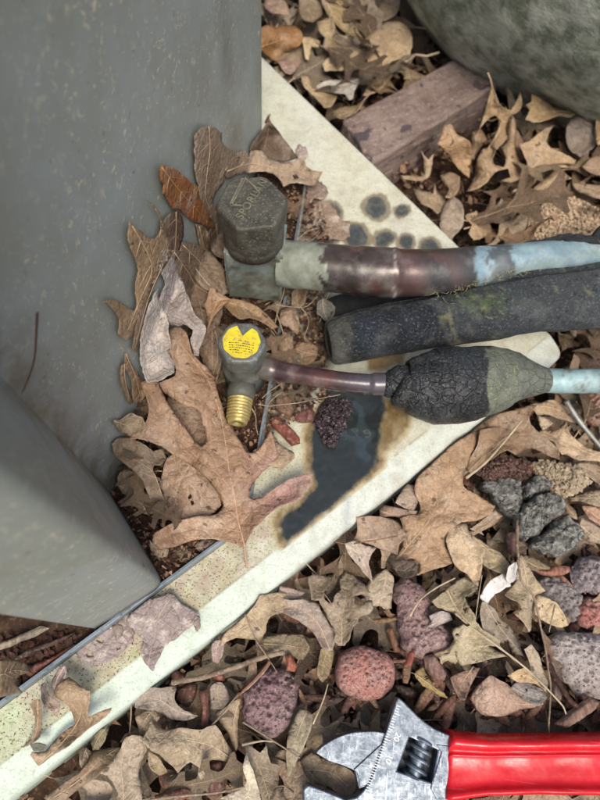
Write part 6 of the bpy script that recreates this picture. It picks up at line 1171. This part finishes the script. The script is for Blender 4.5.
# ------------------------------------------------------------ wrench
def wrench():
    ZT = -.004; root = empty('adjustable_wrench', 'chrome adjustable wrench with a red dipped grip lying in the litter', 'wrench', None, tuple(V(430, 765, -.016))); off = Vector(root.location)
    xy = lambda pts, z=ZT: [tuple(P(a, b, z)[:2]-np.array(off)[:2]) for a, b in pts]
    head = [(398,697),(402,700),(408,706),(418,716),(432,727),(442,732),(452,736),(458,741),(458,797),(450,808),(440,822),(425,840),(405,858),(380,868),(352,866),(325,852),(310,830),(304,806),(303,790),(308,785),(320,789),(340,797),(346,800),(357,797),(369,783),(380,752),(389,722)]
    win = [(409.5,737),(438,750),(432,783),(397,771)]
    hs = catmull(np.array(head, float), 2, True, 22)
    vs, fs = prism(xy(hs), -.0125-ZT-.0005+ZT-off.z, ZT-off.z, hole=xy(win))
    o = newobj('head', vs, fs, M['steel'], root, smooth=False); bevel(o, .0007, 2, 40)
    v_, f_ = prism(xy([(405,733),(441,748),(434,787),(393,774)]), -.0128-off.z, -.0115-off.z); newobj('dark_window_back', v_, f_, M['gap_shade'], root, smooth=False)  # plate added behind the open window, the shade put in its colour
    # raised shank shoulder
    v_, f_ = prism(xy([(436,744.5),(448,746),(456,748),(456,797),(448,799),(436,799),(430,788),(441,752)]), ZT-.001-off.z, ZT+.0006-off.z); bevel(newobj('shank_face', v_, f_, M['steel'], root, smooth=False), .0005, 2, 40)
    # movable jaw
    jaw = [(316,753),(319,749),(327,743),(338,737),(350,733),(364,731.5),(376,731.5),(386,733),(384,748),(376,775),(369,786),(359,789),(357,780),(355,771),(351,769),(340,764.5),(330,761.5),(322,757)]
    js = catmull(np.array(jaw, float), 3, True, 30); v_, f_ = prism(xy(js, ZT-.0018), -.0125-off.z, ZT-.0018-off.z); bevel(newobj('movable_jaw', v_, f_, M['steel'], root, smooth=False), .0007, 2, 40)
    fc = [(378,747),(385,741),(382,760),(370,784),(360,787),(357,773),(353.5,769.5)]; v_, f_ = prism(xy(fc, ZT-.0014), ZT-.003-off.z, ZT-.0010-off.z); bevel(newobj('jaw_facet', v_, f_, M['steel'], root, smooth=False), .0004, 2, 40)
    # worm: core + helical thread
    a, b = V(423, 738, ZT-.0045)-off, V(413, 778, ZT-.0045)-off; d = (b-a); Ln = d.length; d.normalize(); s_ = d.cross(Vector((0, 0, 1))).normalized(); u_ = s_.cross(d)
    rad = 12.0*sp(420, 760, ZT); v_, f_ = lathe([(0, rad*.62), (Ln, rad*.62)], a, d, 24); parts = [(v_, f_)]
    turns = 4.3; m = int(turns*28); hv = []; hf = []; pit = Ln/turns; wv = [(-.30, .60), (-.17, .98), (0, 1.04), (.17, .98), (.30, .60)]
    for i in range(m+1):
        th = 2*math.pi*i/28; hpos = pit*i/28
        for dx, rr in wv: hv.append(a+d*min(max(hpos+dx*pit, 0), Ln)+(s_*math.cos(th)+u_*math.sin(th))*rad*rr)
    for i in range(m):
        for j in range(4): q = i*5+j; hf.append((q, q+1, q+6, q+5))
    parts.append((hv, hf)); v_, f_ = join(parts); wo_ = newobj('adjusting_worm', v_, f_, M['steel'], root); sharp(wo_, 50)
    # scale ticks and numerals
    parts = []; s0 = np.array([395.5, 705.]); s1 = np.array([364., 789.]); dr = (s1-s0)/np.linalg.norm(s1-s0); nr = np.array([.93, .36]); N = 34
    for i in range(N):
        p = s0+(s1-s0)*i/(N-1)+nr*1.6; ln = 6.5 if (N-1-i) % 10 == 0 else (5.2 if (N-1-i) % 5 == 0 else 3.6); q = p+nr*ln
        A_, B_ = V(p[0], p[1], ZT+.00015)-off, V(q[0], q[1], ZT+.00015)-off; t = (B_-A_).normalized(); w_ = Vector((-t.y, t.x, 0))*.00015
        parts.append(([A_-w_, B_-w_, B_+w_, A_+w_], [(0, 1, 2, 3)]))
    v_, f_ = join(parts); M['mark'] = gen('etched_mark', '#eef1f3', '#dfe4e8', None, 90, 500, .6); newobj('scale_marks', v_, f_, M['mark'], root, smooth=False)
    d1 = V(s0[0], s0[1], ZT)-V(s1[0], s1[1], ZT); an = math.atan2(d1.y, d1.x)
    for txt, pp_ in (('0', (384,781)), ('10', (389,759)), ('20', (397,737))): TEXT(txt, pp_, .0040, an-math.pi, M['mark'], ZT+.0002, 'scale_numeral', .00005, root, off)
    # dipped grip
    xs = np.concatenate([np.linspace(449, 470, 12), np.linspace(474, 900, 60)]); prof = [(-1.0,-.25),(-1.0,.1),(-.97,.5),(-.90,.82),(-.78,1.0),(-.66,1.02),(-.56,.93),(-.47,.80),(-.40,.80),(-.33,.86),(-.25,.80),(0,.74),(.3,.74),(.55,.76),(.66,.86),(.76,1.0),(.86,1.02),(.94,.85),(.99,.5),(1.0,.1),(1.0,-.25),(.9,-.9),(.5,-1.0),(-.5,-1.0),(-.9,-.9)]
    pr = catmull(np.array(prof), 3, True, 170); cz = -.0105; hh = .0110; vs = []; 
    for i, x in enumerate(xs):
        yt = np.interp(x, [446, 452, 460, 490, 540, 600, 700, 880, 900], [739,731,732,735.5,735,734,732,736,745]); yb = np.interp(x, [446, 452, 460, 490, 540, 600, 700, 880, 900], [798,802,801,796.5,795,796,800,798,790])
        e = 1-.35*max(0, (452-x)/6); cup_ = np.interp(x, [446, 452, 475, 520], [.2, .6, .35, .1])
        a, b = V(x-(2 if False else 0), yt, ZT), V(x-4, yb, ZT)
        for s_, h in pr:
            w_ = (a+b)*.5+(b-a)*.5*s_; z = cz+hh*(h*e); vs.append((w_.x-off.x, w_.y-off.y, z-off.z+.0003*math.sin(x*.11+s_*2)+.0002*mn.noise(Vector((x*.06, s_*2, 0)))))
    n = len(pr); m = len(xs); fs = [(i*n+j, i*n+(j+1) % n, (i+1)*n+(j+1) % n, (i+1)*n+j) for i in range(m-1) for j in range(n)]; fs += [tuple(range(n-1, -1, -1)), tuple(range((m-1)*n, m*n))]
    g = newobj('grip', vs, [f[::-1] for f in fs], M['red'], root); sharp(g, 60)
wrench()

# ------------------------------------------------------------ rods, twigs, stems, threads
def stick(pts, r, mat, label, cat, group=None, name='twig', n=8, taper=.6, wob=0):
    p = dens([V(*a) for a in pts], 8); m = len(p); rr = [r*(1-(1-taper)*i/(m-1))*(1+.12*math.sin(i*1.7)) for i in range(m)]
    if wob: p = [q+Vector((mn.noise(q*90), mn.noise(q*90+Vector((9, 0, 0))), 0))*wob for q in p]
    vs, fs = tube(p, rr, n); org = p[0]; o = newobj(name, [v_-org for v_ in vs], fs, M[mat]); o.location = org
    return tag(o, label, cat, group)
M['rod'] = gen('grey_rod', '#9a9a92', '#77776f', '#5b5a52', 90, 600, .5, .4)
stick([(36,312,.215),(35,335,.2155),(33,362,.215),(24,388,.214),(16,402,.213),(5,420,.2125)], .0006, 'twig', 'thin brown stem stuck to the near cabinet wall', 'stem', name='dry_stem', n=8) if False else None
def wallstick():
    pp_ = [(36,312),(35,335),(33,360),(25,384),(16,402),(5,421)]; pts = [V(a, b, float(zwall(np.array([a]), np.array([b]))[0])+.0004) for a, b in pp_]
    p = smoothline(pts, 8); vs, fs = tube(p, [.0009*(1-.5*i/len(p)) for i in range(len(p))], 8); o = newobj('dry_stem', [v_-p[0] for v_ in vs], fs, gen('brown_stem', '#4f3d2c', '#3a2c20', None, 90, 600, .8)); o.location = p[0]; tag(o, 'thin curved brown stem clinging to the cabinet wall', 'stem')
wallstick()
gtw = 'twigs and stems in the litter'
stick([(566,401,.002),(580,422,-.004),(600,446,-.008),(640,492,-.014)], .0016, 'rod', 'straight grey twig slanting down beside the patinated thin pipe', 'twig', gtw, taper=.9)
stick([(172,683,-.010),(200,678,-.009),(240,666,-.008),(262,658,-.008),(284,652,-.008)], .0014, 'twig', 'thick straight brown twig above the purple-red rock', 'twig', gtw, taper=.9, wob=.0006)
stick([(270,663,-.006),(262,674,-.006),(248,688,-.007),(236,697,-.008),(215,722,-.010),(190,744,-.013),(164,756,-.015)], .0006, 'twig', 'long slender curving stem crossing the cream-tan leaf', 'stem', gtw, name='dry_stem')
stick([(254,673,-.007),(244,687,-.007),(236,697,-.008)], .0008, 'wood_r', 'short reddish stem beside the long slender one', 'stem', gtw, name='dry_stem') if 'wood_r' in M else None
M['redstem'] = gen('red_brown_stem', '#7d4f38', '#5e3a2a', None, 90, 600, .6)
stick([(270,661,-.005),(258,676,-.006),(244,690,-.007),(236,698,-.008)], .0008, 'redstem', 'reddish-brown stem end resting on the purple-red rock', 'stem', gtw, name='dry_stem')
stick([(245,614,-.004),(256,640,-.005),(266,655,-.005),(277,672,-.006)], .0004, 'twig', 'fine straight stem across the end of the thick brown twig', 'stem', gtw, name='dry_stem')
stick([(243,722,-.010),(256,730,-.009),(275,742,-.009),(300,758,-.010)], .0006, 'twig', 'dark thin stem below the purple-red rock', 'stem', gtw, name='dry_stem')
stick([(242,745,-.010),(262,741,-.010),(276,742,-.010)], .0006, 'fiber', 'pale short stem below the purple-red rock', 'stem', gtw, name='dry_stem')
stick([(313,724,-.009),(320,708,-.006),(324,698,-.005),(328,684,-.006)], .0005, 'fiber', 'pale arched stem left of the round red rock', 'stem', gtw, name='dry_stem')
stick([(150,800,-.004),(180,796,-.004),(215,793,-.004),(245,787,-.004)], .0007, 'twig', 'curved stem along the pale upright leaf point', 'stem', gtw, name='dry_stem')
stick([(410,616,-.004),(420,600,-.003),(436,588,-.003),(455,578,-.005)], .0006, 'fiber', 'bowed stem crossing the upper end of the two-lobed rock', 'stem', gtw, name='dry_stem')
stick([(335,542,-.005),(350,544,-.004),(370,541,-.005),(398,536,-.006)], .0004, 'redstem', 'thin red stem by the pad edge', 'stem', gtw, name='dry_stem')
stick([(466,478,-.001),(485,463,.000),(504,442,.001),(522,420,.002)], .0009, 'fiber', 'straw-coloured straight stem in front of the bark debris', 'stem', gtw, name='dry_stem')
stick([(455,613,-.003),(475,630,-.002),(500,648,-.002),(530,672,-.003),(562,705,-.005),(566,714,-.006)], .0007, 'fiber', 'long pale midrib running down to the tan split chip', 'stem', gtw, name='dry_stem')
stick([(518,560,-.002),(522,580,-.002),(535,600,-.002),(541,625,-.004),(546,655,-.006),(550,690,-.008),(549,735,-.010)], .0008, 'twig', 'dark wandering twig left of the largest grey rock', 'twig', gtw, wob=.001)
stick([(518,520,-.006),(517,545,-.004),(519,560,-.002)], .0012, 'twig', 'short dark twig stub below the split bark', 'twig', gtw)
stick([(555,605,-.006),(552,618,-.006),(549,632,-.007)], .0005, 'twig', 'tiny upright stem beside the yellowish lobe', 'stem', gtw, name='dry_stem')
stick([(545,656,-.008),(556,680,-.007),(570,700,-.008),(578,706,-.009)], .0020, 'chipdark', 'dark rough twig along the side of the largest grey rock', 'twig', gtw, wob=.001)
stick([(477,625,-.010),(473,640,-.010),(478,600,-.006),(482,575,-.007)], .0004, 'fiber', 'fine pale stem between the white flakes and the lacy leaf', 'stem', gtw, name='dry_stem')
stick([(334,112,.000),(340,118,-.002),(356,112,-.001),(364,100,.002),(372,92,.003)], .0009, 'twig', 'curved stem between the brick and the pad edge', 'stem', gtw, name='dry_stem')
# rods inside the pile
stick([(305,186,.010),(301,215,.010),(297,240,.009)], .0011, 'rod', 'short grey rod standing behind the thick pipe sleeve', 'rod', name='metal_rod', taper=1)
stick([(272,385,.006),(266,410,.006),(262,440,.005),(259,460,.005)], .0013, 'rod', 'grey rod end beside the brass port', 'rod', name='metal_rod', taper=1)
gth = 'pale root threads between the valves'
for k, pts in enumerate([[(258,404,.020),(275,406,.016),(300,402,.014),(340,394,.014)], [(276,304,.026),(290,307,.022),(306,306,.020),(318,296,.022)], [(277,312,.024),(283,330,.018),(288,345,.014),(296,362,.014)], [(300,306,.020),(308,320,.012),(305,340,.010),(310,352,.010)], [(262,398,.018),(268,392,.016),(280,384,.014),(290,372,.016)], [(248,402,.024),(255,415,.016),(256,428,.012),(258,436,.010)], [(264,415,.012),(270,402,.012),(282,392,.012)], [(225,372,.022),(236,360,.034),(252,352,.030)], [(286,258,.030),(284,290,.026),(278,312,.024),(274,330,.020)], [(214,330,.030),(218,350,.026),(214,375,.024),(218,398,.024)], [(196,268,.044),(206,282,.040),(214,292,.038)], [(338,276,.026),(325,302,.022),(320,322,.018)]]):
    stick(pts, .00026, 'fiber', 'fine pale root thread strung between the two valves', 'root thread', gth, name='root_thread', n=5, wob=.001)
for k, pts in enumerate([[(300,244,.028),(312,240,.02),(320,232,.014)], [(296,242,.020),(306,232,.016),(318,228,.012)]]):
    stick(pts, .00035, 'grass' if 'grass' in M else 'fiber', 'thin straw blade behind the pipe sleeve', 'grass blade', 'straw blades behind the sleeve', name='grass_blade', n=5)
# moss threads lying in the foam slit
r = random.Random(5); vs = []; fs = []
for k in range(420):
    t = r.random(); x = 430+t*175; y = 292-(x-430)*.25+r.gauss(0, 4)
    if r.random() < .35: x = 480+r.gauss(0, 16); y = 300+r.gauss(0, 8)
    z = .052+.004*r.random()+(x-480)*.00007; a = V(x, y, z); b = a+Vector((r.gauss(0, .0022), r.gauss(0, .0018), r.gauss(0, .0006))); c = (b-a).cross(Vector((0, 0, 1))).normalized()*.00012; i = len(vs); vs += [a-c, a+c, b+c*.3, b-c*.3]; fs.append((i, i+1, i+2, i+3))
M['moss'] = gen('moss_threads', '#7d8a4a', '#a89c78', None, 200, 900, .8)
tag(newobj('moss_threads', vs, fs, M['moss'], smooth=False), kind='stuff')
# thin debris needles all over the litter
vs = []; fs = []
for k in range(420):
    p = scatter_pos(allz, 1, .002)[0]; z = r.uniform(-.036, -.014); a = r.uniform(0, 6.3); l = r.uniform(.004, .020); A_ = Vector((p[0], p[1], z)); B_ = A_+Vector((math.cos(a)*l, math.sin(a)*l, r.gauss(0, .003))); C_ = (A_+B_)*.5+Vector((r.gauss(0, .0015), r.gauss(0, .0015), .001)); v_, f_ = tube([A_, C_, B_], r.uniform(.00015, .0004), 4); b = len(vs); vs += v_; fs += [tuple(i+b for i in q) for q in f_]
tag(newobj('stem_bits', vs, fs, M['twig']), kind='stuff')
